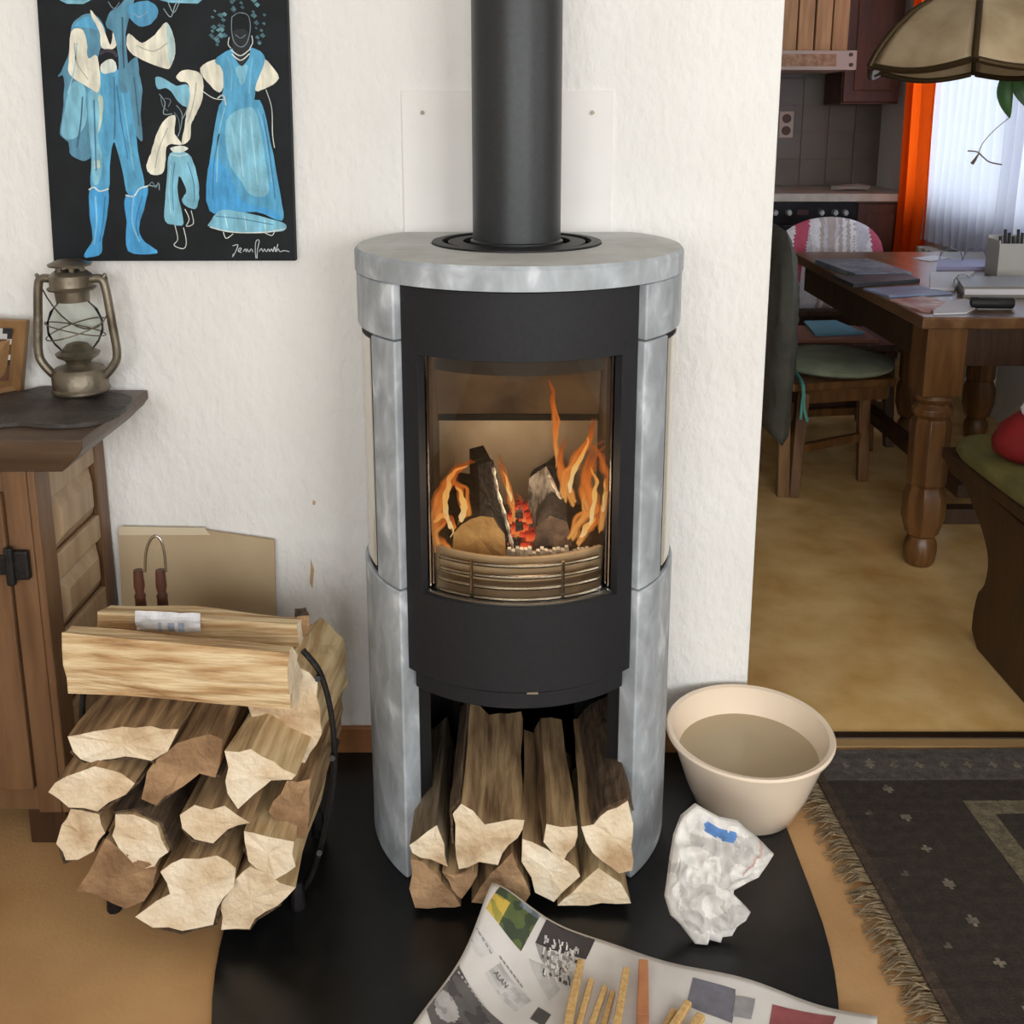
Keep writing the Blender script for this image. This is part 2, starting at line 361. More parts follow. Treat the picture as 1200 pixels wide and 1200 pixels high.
for p, q, za, zb in ((XL,-1.55,0,ZC),(.45,.9,0,ZC),(2.6,XR,0,ZC),(-1.55,.45,0,.85),(-1.55,.45,2.15,ZC),(.9,2.6,0,.85),(.9,2.6,2.15,ZC)): b.box(p, q, YB-.1, YB, za, zb)
b.build('wall_front', M['room_white'], kind=S, label='white wall behind the viewer with a window and an added fill window', cat='wall')
holed('wall_right', 'y', XR, .1, YB, 0.14, -2.55, -1.25, 0.9, 2.15, 'white living room wall on the right')
MB().box(XD+.1, XR, 0.0, 0.14, 0, ZC).build('wall_return', M['room_white'], kind=S, label='short white wall beside the dining opening', cat='wall')
holed('wall_dining', 'y', XD, .12, 0.14, YK, 1.35, 3.42, 0.84, 2.2, 'white dining room wall with the curtained window')
wk = MB().box(-1.2, XD+.1, YK, YK+.1, 0, ZC).build('wall_kitchen', M['grout'], kind=S, label='kitchen wall with grey brown tiles', cat='wall')
MB().box(-1.3, -1.2, 0.14, YK, 0, ZC).build('wall_kitchen_left', M['room_white'], kind=S, label='far left kitchen wall', cat='wall')
def window(name, axis, pos, a0, a1, z0, z1, label):
    rt = thing(name, label, 'window', (pos if axis == 'y' else (a0+a1)/2, (a0+a1)/2 if axis == 'y' else pos, z0)); rt['kind'] = S
    def bx(b, p, q, za, zb, t=.025):
        if axis == 'x': b.box(p, q, pos-t, pos+t, za, zb)
        else: b.box(pos-t, pos+t, p, q, za, zb)
        return b
    mid = (a0+a1)/2
    f = MB(); bx(f, a0, a0+.05, z0, z1); bx(f, a1-.05, a1, z0, z1); bx(f, a0+.05, a1-.05, z0, z0+.05); bx(f, a0+.05, a1-.05, z1-.05, z1); bx(f, mid-.04, mid+.04, z0+.05, z1-.05)
    f.build('window_frame', M['white_frame'], rt)
    for p, q in ((a0+.05, mid-.04), (mid+.04, a1-.05)):
        bx(MB(), p, q, z0+.05, z1-.05, .003).build('pane', M['clear_glass'], rt)
window('window_1', 'x', YB-.05, 0.9, 2.6, 0.85, 2.15, 'white framed window behind the viewer')
window('window_rear_fill', 'x', YB-.05, -1.55, .45, .85, 2.15, 'added white framed fill window behind the viewer')  # unseen window, added to let in frontal fill light
window('window_side_fill', 'y', XR+.05, -2.55, -1.25, 0.9, 2.15, 'added white framed fill window in the right living room wall')  # unseen window, added for broad fill from the side
window('window_3', 'y', XD+.07, 1.35, 3.42, 0.84, 2.2, 'white framed dining window behind the sheer curtain')
# kitchen tiles: one by one
TS = 0.152
k = 0
tile_me = None
for i in range(6):
    for j in range(5):
        x0 = 1.21+i*TS; z0 = 0.905+j*TS
        o = MB().box(x0+.002, x0+TS-.002, YK-.006, YK, z0+.002, z0+TS-.002).build('tile', M['tile'], wk)
        if tile_me is None: tile_me = o.data
        else:
            old = o.data; o.data = tile_me; bpy.data.meshes.remove(old)
MB().box(XL, -.285, -.012, 0, 0, .062).build('baseboard_back', M['baseboard'], kind=S, bevel=.003, label='low brown baseboard left of the stove', cat='baseboard')
MB().box(-.285, XE, -.012, 0, 0, .062).build('baseboard_stove', M['baseboard'], kind=S, bevel=.003, label='brown baseboard running behind the stove', cat='baseboard')
MB().box(XE+.002, XD+.1, .038, .062, 0, .006).build('trim_1', M['threshold'], kind=S, bevel=.002, label='dark threshold strip at the edge of the dining floor', cat='threshold')
MB().box(XE+.002, XD+.1, .008, .037, 0, .005).build('trim_2', M['threshold_pale'], kind=S, bevel=.002, label='pale metal threshold strip beside the rug', cat='threshold')
wbk = bpy.data.objects['wall_back']
for pts_ in ([(364,655),(368,668),(366,690),(363,682),(364,668)], [(367,586),(370,588),(369,592),(366,591)]):
    MB().prism([P(u, v, y=-.0012) for u, v in pts_], (0,.0011,0)).build('plaster_chip', mat('chip', (196,166,128), .9), wbk)
# black floor plate under the stove
ZP = 0.006
pl = [(-.475,-.013),(-.475,-.40)]
pl += [(.02-.495*math.cos(a), -.43-.66*math.sin(a)) for a in [R(4+172*k/40) for k in range(41)]]
pl += [(.515,-.40),(.515,-.013)]
MB().prism([(x,y,0.0) for x,y in pl], (0,0,ZP)).build('floor_plate', M['floor_plate'], bevel=.0015, smooth=30, label='black steel hearth plate with rounded front under the stove', cat='floor plate')

# ================================================================== stove
SX, SY = 0.012, -0.183
YBK = -0.014
RS = 0.2755
stove = thing('wood_stove', 'round black wood stove clad in grey soapstone with a burning fire', 'stove', (SX, SY, ZP))
zt = zat(313, CAM_D+SY-.279); zt0 = zt-.037
def dring(r, z, n=72):
    return [Vector((SX+r*math.sin(R(360*k/n)), min(SY-r*math.cos(R(360*k/n)), YBK), z)) for k in range(n)]
PX, PY, PR = SX-.004, SY+.016, 0.0752                     # flue pipe
hr = 0.146
def top_ring(b, n=72):
    out = dring(.2775, zt0), dring(.2775, zt-.006), dring(.273, zt)
    inn = [[Vector((PX+hr*math.sin(R(360*k/n)), PY-hr*math.cos(R(360*k/n)), z)) for k in range(n)] for z in (zt, zt0)]
    rings = [*out, *inn]; vs = [p for r in rings for p in r]; fs = []; mi = []
    for i in range(5):
        for k in range(n):
            k2 = (k+1) % n; a, b2 = i*n, ((i+1) % 5)*n
            fs.append((a+k, a+k2, b2+k2, b2+k)); mi.append(1 if i == 2 else 0)
    b.add(vs, fs); b.m = mi; return b
top_ring(MB()).build('top_slab', [M['soapstone'], M['soapstone_top']], stove, smooth=30, label='round grey soapstone top slab')
b = MB(); n = 48
b.lathe([(hr, zt-.012),(hr-.001, zt+.003),(.128, zt+.004),(.127, zt-.004)], PX, PY, n, caps=False)
b.lathe([(.118, zt-.004),(.118, zt+.002),(.092, zt+.003),(.091, zt-.006)], PX, PY, n, caps=False)
b.lathe([(.0, zt-.012),(hr, zt-.012)], PX, PY, n, caps=False)
b.build('flue_collar', M['dark_iron'], stove, smooth=30, label='black ringed iron flue collar')
fp = MB().lathe([(PR+.004, zt-.010),(PR+.004, zt+.004),(PR, zt+.006),(PR, ZC-.001)], PX, PY, 64).build('stove_pipe', M['pipe_steel'], smooth=30, label='black steel stove pipe rising from the stove top', cat='stove pipe')
PH = 45.0; PE = 116
zu = zat(400, CAM_D+SY-RS*math.cos(R(45))); zm = zat(694, CAM_D+SY-RS*math.cos(R(45)))
for s, side in ((-1,'left'),(1,'right')):
    a0, a1 = sorted((s*PH, s*PE)); m0, m1 = sorted((s*PH, s*60.5)); g0, g1 = sorted((s*61, s*PE))
    MB().shell(SX, SY, .238, RS, a0, a1, zu, zt0-.0015, 24, ymax=YBK).build('upper_stone', M['soapstone'], stove, smooth=30, bevel=.004, label=f'short soapstone block at the top {side}')
    MB().shell(SX, SY, .238, RS-.001, m0, m1, zm+.001, zu-.0015, 10).build('middle_stone', M['soapstone'], stove, smooth=30, bevel=.004, label=f'narrow soapstone strip beside the door, {side}')
    MB().shell(SX, SY, .238, RS, a0, a1, ZP, zm-.001, 24, ymax=YBK).build('lower_stone', M['soapstone'], stove, smooth=30, bevel=.004, label=f'tall soapstone panel at the bottom {side}')
    f = MB().shell(SX, SY, .243, .2685, g0, g1, zm+.001, zu-.002, 16, ymax=YBK).build('side_window', M['inner_steel'], stove, smooth=30, label=f'narrow black framed side window, {side}')
    h0, h1 = sorted((s*64, s*(PE-26)))
    MB().shell(SX, SY, .262, .2702, h0, h1, zm+.012, zu-.012, 14, ymax=YBK).build('pane', M['side_glass_reflect'], f, smooth=30)
# door: curved steel with a window opening
zd1, zd0 = zt0-.004, zat(812, CAM_D+SY-.262)
zw1, zw0 = zat(425, CAM_D+SY-.262), zat(714, CAM_D+SY-.262)
PW = 37
d = MB()
angs = sorted(set([-44.6+k*89.2/36 for k in range(37)]+[-PW, PW]))
def cyl(r, a, z): return Vector((SX+r*math.sin(R(a)), SY-r*math.cos(R(a)), z))
zs = [zd0, zw0, zw1, zd1]; nA = len(angs)
vid = {}
def V_(ri, ai, zi):
    key = (ri, ai, zi)
    if key not in vid: vid[key] = len(d.v); d.v.append(cyl((.262, .236)[ri], angs[ai], zs[zi]))
    return vid[key]
def q_(*ids): d.f.append(list(ids)); d.m.append(0); d.c.append(None)
hole = lambda ai, zi: zi == 1 and angs[ai] >= -PW-1e-6 and angs[ai+1] <= PW+1e-6
for ai in range(nA-1):
    for zi in range(3):
        if hole(ai, zi): continue
        for ri in (0, 1): q_(V_(ri,ai,zi), V_(ri,ai+1,zi), V_(ri,ai+1,zi+1), V_(ri,ai,zi+1))
    q_(V_(0,ai,0), V_(0,ai+1,0), V_(1,ai+1,0), V_(1,ai,0)); q_(V_(0,ai,3), V_(0,ai+1,3), V_(1,ai+1,3), V_(1,ai,3))
    if hole(ai, 1):
        for z in (1, 2): q_(V_(0,ai,z), V_(0,ai+1,z), V_(1,ai+1,z), V_(1,ai,z))
iL, iR = angs.index(-PW), angs.index(PW)
for i in (iL, iR): q_(V_(0,i,1), V_(0,i,2), V_(1,i,2), V_(1,i,1))
for i in (0, nA-1):
    for z in range(3): q_(V_(0,i,z), V_(0,i,z+1), V_(1,i,z+1), V_(1,i,z))
door = d.build('door', M['black_steel'], stove, smooth=30, bevel=.0025, label='curved black steel door')
MB().shell(SX, SY, .243, .247, -PW+.2, PW-.2, zw0+.001, zw1-.001, 24).build('door_glass', M['fire_glass'], door, smooth=30, label='curved glass pane in front of the fire')
b = MB().shell(SX, SY, .2475, .254, -PW+.4, PW-.4, zw0+.0005, zw0+.005, 24)
b.build('glass_seal', M['chrome'], door, smooth=30, label='thin bright metal edge under the glass')
MB().shell(SX, SY, .22, .254, -43, 43, zd0-.034, zd0-.006, 24).build('lower_lip', M['black_steel'], stove, smooth=30, bevel=.002)
MB().box(SX+.012, SX+.03, SY-.2575, SY-.254, zd0-.0055, zd0-.0005).build('latch_plate', M['chrome'], stove, label='small bright latch under the door')
# carcass
MB().shell(SX, SY, .212, .2375, 46, 314, ZP, zt0-.003, 48, ymax=YBK-.002).build('carcass', M['inner_steel'], stove, smooth=30)
def dplate(z0, z1, r): 
    pts = [p for p in dring(r, z0)]; pts = [Vector((p.x, min(p.y, YBK-.004), z0)) for p in pts]
    return MB().prism(pts, (0,0,z1-z0))
zf = zat(668, CAM_D-.37)                      # firebox floor
dplate(zd0-.03, zd0-.008, .211).build('compartment_roof', M['inner_steel'], stove)
dplate(ZP, ZP+.006, .211).build('compartment_floor', M['inner_steel'], stove)
# firebox
MB().box(SX-.205, SX+.205, -.062, -.04, zf-.06, zat(487, CAM_D-.06)).build('fire_back', M['firebrick'], stove, label='pale fire brick back wall')
zbk = zat(487, CAM_D-.06)
MB().hexa([(SX-.2,-.075,zbk+.004),(SX+.2,-.075,zbk+.004),(SX+.2,-.06,zbk+.004),(SX-.2,-.06,zbk+.004),(SX-.2,-.115,zw1+.01),(SX+.2,-.115,zw1+.01),(SX+.2,-.10,zw1+.01),(SX-.2,-.10,zw1+.01)]).build('baffle_plate', M['baffle'], stove, label='sooty brown baffle plate above the fire')
for s in (-1, 1):
    xa, xb = SX+s*.150, SX+s*.178
    MB().hexa([(xa,-.06,zf-.05),(xb,-.06,zf-.05),(xb+s*.012,-.34,zf-.05),(xa+s*.012,-.34,zf-.05),(xa,-.06,zw1-.05),(xb,-.06,zw1-.05),(xb+s*.012,-.34,zw1-.05),(xa+s*.012,-.34,zw1-.05)]).build('fire_side', M['baffle'], stove, label='dark fire brick side wall')
b = MB(); b.prism([cyl(.228, -44+88*k/20, zf-.07) for k in range(21)]+[Vector((SX+.15,-.06,zf-.07)), Vector((SX-.15,-.06,zf-.07))], (0,0,.062)); b.build('fire_floor', M['baffle'], stove)
MB().box(SX-.2, SX+.2, -.079, -.063, zbk-.004, zbk+.008).build('gap_dark_strip', M['inner_steel'], stove)  # thin dark strip standing in for the gap below the baffle
MB().shell(SX, SY, .218, .226, -36, 36, zw1-.03, zw1+.004, 20).build('glass_top_shade', mat('shade_band_grey', (58,54,52), .6), stove, smooth=30)  # dark grey band put in for the shade inside the glass top
MB().shell(SX, SY, .205, .214, -40, 40, zf-.062, zat(656, 1.52), 20).build('front_brick', M['firebrick'], stove, smooth=30, label='pale curved brick behind the grate')
for vv in (664, 677, 690, 703):
    z = zat(vv, CAM_D+SY-.231)
    MB().tube([cyl(.231, -34+68*k/24, z) for k in range(25)], .0036, 8).build('grate_bar', M['chrome'], stove, smooth=40)
for a in (-19, 17): MB().tube([cyl(.2365, a, zat(706, CAM_D+SY-.2365)), cyl(.2365, a, zat(661, CAM_D+SY-.2365))], .003, 6).build('grate_post', M['chrome'], stove, smooth=40)

# ------------------------------------------------------------------ firewood builder
def log(poly, ends, name, label, group, mats, bark=None, jit=.0035, segs=7, step=.022):
    """poly: outline of the near end (world points); ends: vector from near end to far end; bark: range of outline points that keep their bark"""
    pts = resample(poly, step); n = len(pts); ends = Vector(ends); c = sum(pts, Vector())/n
    sd = random.random()*100
    vs, fs, mi = [], [], []
    d0 = ends.normalized()
    for k in range(segs+1):
        t = k/segs
        for i, p in enumerate(pts):
            r = p-c; q = c+r*(1-.06*t)+ends*t
            q += r.normalized()*noise.noise(Vector((i*.7+sd, t*2.2, sd)))*jit*2.2
            if k in (0, segs): q += d0*random.uniform(-1, 1)*jit*.7
            vs.append(q)
    for k in range(segs):
        for i in range(n):
            j = (i+1) % n; fs.append((k*n+i, k*n+j, (k+1)*n+j, (k+1)*n+i)); mi.append(1)
    for k, base in ((0, 0), (1, segs*n)):
        rim = [vs[base+i] for i in range(n)]; cc = sum(rim, Vector())/n
        o = len(vs); vs += [r.lerp(cc, .45)+d0*random.uniform(-1,1)*jit*.35 for r in rim]; vs.append(cc)
        for i in range(n):
            j = (i+1) % n; fs += [(base+i, base+j, o+j, o+i), (o+i, o+j, o+n)]; mi += [0, 0]
    b = MB().add(vs, fs); b.m = mi
    lo = min(p.z for p in pts)
    o = b.build(name, mats, label=label, cat='log', group=group, origin=c)
    if bark:
        i0, i1 = bark; px = [Vector(poly[i % len(poly)]) for i in range(i0, i1+1)]
        line = []
        for a, e in zip(px[:-1], px[1:]):
            m = max(1, int((e-a).length/.015)); line += [a.lerp(e, q/m) for q in range(m)]
        line.append(px[-1])
        b = MB(); th = .005
        def fn(s, t):
            f = s*(len(line)-1); i = min(int(f), len(line)-2); p = line[i].lerp(line[i+1], f-i); r = (p-c)
            return c+r*(1-.06*t)+r.normalized()*(.0005+th*abs(noise.noise(Vector((f*.8+sd, t*9, 3))))+.003)+ends*(.01+.98*t)
        b.grid(fn, len(line)-1, 14)
        b.build('bark', M['bark'], o, solid=.004)
    return o
def pxpoly(pts, sc_, ox, oy, y):
    return [P(ox+x*sc_, oy+yy*sc_, y=y) for x, yy in pts]
pale = [M['wood_end'], M['wood_side']]; palep = [M['wood_end'], M['wood_side_pale']]; paleg = [M['wood_end'], M['wood_side_grey']]; brown = [M['wood_end_brown'], M['wood_side']]
# logs stored under the stove
SG = 'split logs stored under the stove'
under = [
 ([(230,545),(320,475),(343,540),(356,615),(300,592),(237,570)], paleg, None, 'narrow wedge log, leftmost of the upper row under the stove', -.452),
 ([(372,440),(400,402),(440,430),(480,468),(608,460),(610,490),(560,545),(520,603),(460,606),(392,628),(385,540)], pale, (10,12), 'broad split log with flat grey top under the stove, second of the upper row', -.456),
 ([(690,475),(788,480),(788,510),(740,598),(700,560),(670,530)], pale, None, 'slim pentagonal log under the stove, third of the upper row', -.45),
 ([(808,482),(850,480),(890,430),(958,397),(972,440),(978,636),(930,640),(872,598),(822,530)], pale, (1,4), 'tall log with dark bark on top, rightmost of the upper row under the stove', -.455),
 ([(232,594),(270,594),(320,640),(398,745),(380,775),(247,770),(234,690)], brown, None, 'big brown log at bottom left under the stove', -.458),
 ([(338,632),(378,642),(436,622),(460,642),(402,722),(376,700)], brown, None, 'small three sided log wedged in the bottom row under the stove', -.452),
 ([(430,764),(470,690),(500,640),(570,572),(612,650),(632,706),(620,770)], brown, None, 'dark log half hidden by the newspaper corner under the stove', -.446),
 ([(605,524),(640,534),(720,574),(796,620),(796,648),(712,736),(652,698),(640,650),(608,600)], pale, None, 'rounded reddish log in the bottom row under the stove', -.45),
 ([(722,752),(860,622),(938,672),(966,716),(966,738),(780,774)], palep, None, 'yellowish triangular log, rightmost of the bottom row under the stove', -.455)]
for pts, mm, bk, lab, y in under:
    poly = pxpoly(pts, .35, 400, 800, y)
    lowest = min(p.z for p in poly)
    if lowest < ZP+.013: poly = [Vector((p.x, p.y, max(p.z, ZP+.013))) for p in poly]
    ln = .31
    log(poly, (random.uniform(-.008,.008), ln, 0.0), 'firewood_log', lab, SG, mm, bk)

# ------------------------------------------------------------------ the fire
def X(u, v, y): return P(u, v, y=y)
b1 = [X(530,650,-.30),X(533,625,-.30),X(550,606,-.30),X(578,606,-.30),X(592,626,-.30),X(593,652,-.30)]
log(b1, (-.03,.17,.02), 'burning_log', 'log with pale cut end at the left in the fire', 'logs in the fire', [mat('cut_end', (206,170,112), .9, (188,150,96), 30, bump=.3), M['char']])
log([X(570,640,-.27),X(562,600,-.27),X(560,545,-.27),X(578,540,-.27),X(590,590,-.27),X(603,650,-.27)], (-.02,.10,.0), 'burning_log', 'charred upright log with ashen edge in the middle of the fire', 'logs in the fire', [M['char'], M['char']])
log([X(625,640,-.28),X(628,618,-.28),X(645,606,-.28),X(664,612,-.28),X(672,640,-.28)], (.01,.16,.03), 'burning_log', 'round charred log end at the right in the fire', 'logs in the fire', [mat('burnt_end', (120,100,88), .9, (70,58,52), 30, bump=.4), M['char']])
log([X(618,640,-.20),X(620,560,-.20),X(640,548,-.20),X(662,585,-.20),X(668,640,-.20)], (.02,.08,.0), 'burning_log', 'ash covered log leaning at the back of the fire', 'logs in the fire', [M['ash_char'], M['char']])
emb = thing('ember_bed', 'glowing red embers and white ash on the fire grate', 'embers', X(620,648,-.28))
for k in range(44):
    u = random.uniform(594, 626); v = random.uniform(594, 645); q = X(u, v, random.uniform(-.285,-.20)); r = random.uniform(.004,.010)
    c8 = [(q.x+sx_*r*random.uniform(.5,1.1), q.y+sy_*r*random.uniform(.5,1.1), q.z+sz_*r*random.uniform(.5,1.3)) for sz_ in (-1,1) for sx_, sy_ in ((-1,-1),(1,-1),(1,1),(-1,1))]
    MB().hexa(c8).build('ember', M['ember' if random.random() < .78 else 'char'], emb)
for k in range(22):
    u = 597+k*4.8; q = X(u, 648+random.uniform(-4,4), -.325+random.uniform(-.006,.006)); h = .006
    MB().hexa([(q.x-h*.7,q.y-h,q.z-h),(q.x+h*.7,q.y-h,q.z-h),(q.x+h*.6,q.y+h,q.z-h),(q.x-h*.6,q.y+h,q.z-h),(q.x-h*.6,q.y-h*.8,q.z+h),(q.x+h*.5,q.y-h*.8,q.z+h*.8),(q.x+h*.4,q.y+h*.8,q.z+h),(q.x-h*.5,q.y+h*.8,q.z+h)]).build('ash_lump', M['ash'], emb)
MB().tube(catmull([X(578,548,-.285), X(583,575,-.287), X(591,602,-.287), X(598,630,-.29), X(604,654,-.292)], 5), [.003+.0012*math.sin(i*2.1) for i in range(21)], 6).build('ash_edge', M['ash'], emb)
MB().tube(catmull([X(642,556,-.21), X(652,575,-.212), X(660,592,-.214), X(667,612,-.216)], 5), [.003+.0012*math.sin(i*2.3) for i in range(16)], 6).build('ash_edge', M['ash'], emb)
fire = thing('fire', 'orange flames burning behind the curved stove glass', 'fire', X(610,650,-.25))
def flame(path, w, y, core=False):
    pts = catmull([X(u, v, y+dy) for (u, v), dy in zip(path, [0.0,.006,.012,.008,.014,.01,.012,.015][:len(path)])], 8)
    m = len(pts); px = .00145; sd = random.random()*50
    pts = [p+Vector((noise.noise(Vector((i*.22, sd, 0))), noise.noise(Vector((i*.22, sd, 5))), 0))*.006*min(1, i/6) for i, p in enumerate(pts)]
    rr = [max(.0004, w*px*(math.sin(math.pi*min(1, (i/(m-1))*.85+.10))**.8)*(1-.55*(i/(m-1)))*(1+.45*noise.noise(Vector((i*.35, sd, 9))))) for i in range(m)]; rr[-1] = .0003; rr[0] *= .3
    MB().tube(pts, rr, 10, flat=.55).build('flame', M['flame_core' if core else 'flame_outer'], fire, smooth=60)
    if not core: MB().tube([p+Vector((0,-.0005,0)) for p in pts[:max(4, int(m*.86))]], [r_*.58 for r_ in rr[:max(4, int(m*.86))]], 8, flat=.5).build('flame', M['flame'], fire, smooth=60)
for base, w0, yy, cnt in (
  ([(512,642),(508,612),(514,586),(526,562),(540,547),(556,540)], 11, -.29, 3),
  ([(536,622),(546,602),(540,578),(531,558),(540,545)], 8, -.285, 2),
  ([(508,628),(518,608),(530,614),(538,638)], 8, -.30, 2),
  ([(506,606),(512,590),(520,575),(522,556)], 7, -.28, 2),
  ([(510,648),(512,634),(524,640),(534,650)], 6, -.30, 1),
  ([(603,616),(600,588),(592,562),(583,532)], 6, -.24, 2),
  ([(608,642),(606,616),(610,598),(606,578)], 8, -.22, 2),
  ([(668,634),(680,612),(697,592),(688,568),(692,542),(708,522)], 11, -.27, 3),
  ([(660,584),(664,562),(676,540),(690,516),(694,490)], 11, -.26, 3),
  ([(704,622),(711,592),(714,562),(704,538),(692,524)], 11, -.28, 3),
  ([(676,638),(688,622),(699,608),(710,586)], 8, -.29, 2),
  ([(656,552),(651,522),(650,492),(646,462),(645,444)], 6, -.20, 2),
  ([(672,594),(662,568),(657,542),(665,512)], 8, -.23, 2),
  ([(690,600),(684,580),(688,560),(700,548)], 8, -.265, 2)):
    for q in range(cnt):
        flame([(u+random.uniform(-5,5)*(q > 0), v+random.uniform(-9,9)*(q > 0)) for u, v in base], w0*(1 if q == 0 else random.uniform(.35,.7)), yy-.006*q)
flame([(528,620),(522,596),(524,572),(533,553),(548,546)], 5, -.305, True)
flame([(540,612),(544,598),(540,584),(535,570)], 6, -.30, True)
flame([(508,612),(518,604),(527,614),(529,630)], 4, -.312, True)
flame([(599,588),(595,570),(590,552)], 3, -.25, True)
flame([(668,578),(671,556),(682,532),(690,512)], 4.5, -.275, True)
flame([(690,617),(698,592),(699,568),(693,548)], 4.5, -.29, True)
flame([(706,600),(710,580),(708,560)], 4, -.29, True)
flame([(680,630),(690,616),(698,606)], 4, -.297, True)
lt = bpy.data.lights.new('fire_light', 'POINT'); lt.energy = 0.9; lt.color = (1, .76, .52); lt.shadow_soft_size = .05
lo = bpy.data.objects.new('fire_light', lt); col.objects.link(lo); lo.location = X(622,575,-.30)

# ================================================================== left side
# heat shield panel on the wall
q = [P(470,106,y=-.006), P(719,106,y=-.006)]
hz0, hz1 = .93, q[0].z
hs = MB().box(q[0].x, q[1].x, -.006, 0, hz0, hz1).build('wall_board', M['plain_white'], bevel=.001, label='smooth white fireproof board on the wall behind the pipe', cat='board')
for u, v in ((495,132),(694,132)):
    p = P(u, v, y=-.006)
    sb = MB(); sb.tube([(p.x,-.006,p.z),(p.x,-.009,p.z)], .004, 10); sb.build('screw', M['tin'], hs)
# painting
pt = thing('painting', 'painting of a violinist, child and woman in blue on black', 'painting', P(205,306,y=-.02))
YP = -.020
c4 = [P(63,306,y=YP), P(346,305.5,y=YP), P(331,-160,y=YP), P(33,-160,y=YP)]
MB().prism(c4, (0,.018,0)).build('canvas', mat('canvas_black', (17,20,24), .7, (25,29,33), 18, spec=.3), pt, label='black painted board')
LAY = [0]
def pp(x, y, lay): p = P(x/3, y/3, y=YP-.0002-.00003*lay); return p
def figure(name, shapes, lines=()):
    b = MB()
    for c, pts in shapes:
        LAY[0] += 1
        pts = [(p.x+random.uniform(-1.2,1.2), p.y+random.uniform(-1.2,1.2)) for p in (catmull([(x, y, 0) for x, y in pts], 4, True) if len(pts) > 4 else [Vector((x, y, 0)) for x, y in pts])]
        b.add([pp(x, y, LAY[0]) for x, y in pts], [tuple(range(len(pts)))], 0, c)
    LAY[0] += 1
    for c, wd, pts in lines:
        P2 = catmull([(x, y, 0) for x, y in pts], 5) if len(pts) > 2 else [Vector((*p, 0)) for p in pts]
        for a, e in zip(P2[:-1], P2[1:]):
            d = (e-a);
            if d.length < 1e-6: continue
            nn = Vector((-d.y, d.x, 0)).normalized()*wd/2
            b.add([pp(*(a+nn)[:2], LAY[0]), pp(*(e+nn)[:2], LAY[0]), pp(*(e-nn)[:2], LAY[0]), pp(*(a-nn)[:2], LAY[0])], [(0,1,2,3)], 0, c)
    return b.build(name, M['vpaint'], pt, recalc=False)
DB_ = (58,118,164)
BL, LB, BB, GB, WH, CR, DK = (84,160,200), (126,186,208), (70,158,214), (86,138,164), (214,220,212), (226,222,204), (30,32,38)
figure('painted_musician', [
 (GB, [(300,50),(252,90),(244,180),(215,250),(205,270),(225,275),(220,400),(210,470),(240,500),(250,545),(300,565),(325,520),(310,320),(345,320),(345,200),(372,120),(345,60)]),
 (LB, [(255,290),(300,310),(305,420),(270,480),(240,490),(215,465),(228,380)]),
 (BL, [(300,60),(345,70),(370,110),(345,105),(290,95),(262,90)]),
 (GB, [(440,250),(480,200),(490,260),(500,320),(495,400),(502,490),(482,480),(450,400)]),
 (BL, [(303,330),(350,250),(415,245),(450,300),(470,420),(490,560),(507,655),(450,682),(430,600),(402,500),(388,560),(381,668),(323,668),(320,560),(310,430)]),
 (LB, [(310,330),(345,310),(362,400),(345,480),(360,560),(350,640),(326,640),(322,540),(312,430)]),
 ((190,205,190), [(346,340),(362,345),(358,430),(344,468),(350,400)]),
 ((190,210,195), [(330,565),(352,562),(354,590),(332,594)]),
 (BB, [(315,672),(345,660),(382,672),(376,760),(360,840),(356,890),(310,906),(295,896),(325,840),(315,760)]),
 (BB, [(441,692),(516,655),(510,720),(490,790),(500,840),(550,880),(540,893),(450,883),(445,780)]),
 (CR, [(250,112),(290,105),(305,150),(310,205),(342,198),(350,320),(300,300),(245,262),(242,220)]),
 (CR, [(318,35),(335,55),(362,95),(388,158),(398,105),(412,112),(405,168),(358,168),(350,110),(322,60)]),
 (WH, [(355,228),(385,208),(406,220),(406,250),(360,258)]),
 (GB, [(385,45),(420,20),(438,0),(472,0),(442,120),(456,308),(420,310),(416,200),(400,120),(372,90)]),
 ((80,150,190), [(450,22),(520,3),(557,38),(532,82),(490,92),(455,62)]),
 (CR, [(448,120),(470,130),(500,150),(545,120),(582,78),(600,105),(617,170),(602,232),(580,240),(500,212),(450,172)]),
 ((180,205,205), [(585,82),(604,108),(616,170),(600,232),(590,180)]),
 (LB, [(208,0),(318,0),(292,14),(235,12)]), (LB, [(560,0),(712,0),(695,12),(600,10)])],
 [(DB_, 5, [(330,350),(334,470),(338,600)]), ((120,185,215), 5, [(430,330),(448,450),(470,600)]), (DB_, 4, [(410,300),(425,420),(450,560)]), ((130,190,222), 5, [(335,690),(340,780),(330,860)]), ((130,190,222), 5, [(470,690),(465,780),(490,850)]), (DB_, 4, [(370,690),(362,780),(350,850)]), (DB_, 4, [(500,690),(478,780),(488,830)]), ((150,195,210), 4, [(270,150),(262,240),(238,330)]), ((60,100,124), 5, [(290,340),(284,430),(270,520)]), ((60,100,124), 4, [(470,270),(480,350),(488,440)]), ((180,178,160), 4, [(262,150),(270,220),(310,280)]), ((180,178,160), 4, [(480,160),(540,180),(590,150)]), (WH, 5, [(312,668),(330,658),(350,672),(382,664)]), (WH, 5, [(441,686),(470,690),(490,664),(520,654)]),
  ((150,170,175), 3, [(575,30),(600,60),(615,20),(628,0)]), ((150,170,175), 3, [(520,650),(545,655),(558,645),(560,668)]), ((120,140,150), 3, [(380,5),(400,30),(420,8)]), ((60,52,66), 12, [(350,190),(372,178),(398,182),(412,200)]), ((150,170,175), 2.5, [(470,45),(490,60),(520,40)]), ((60,84,100), 6, [(430,60),(432,150),(436,240)]), ((150,175,180), 2.5, [(590,5),(610,45),(630,10)]), ((70,120,150), 5, [(400,270),(404,380),(402,490)])])
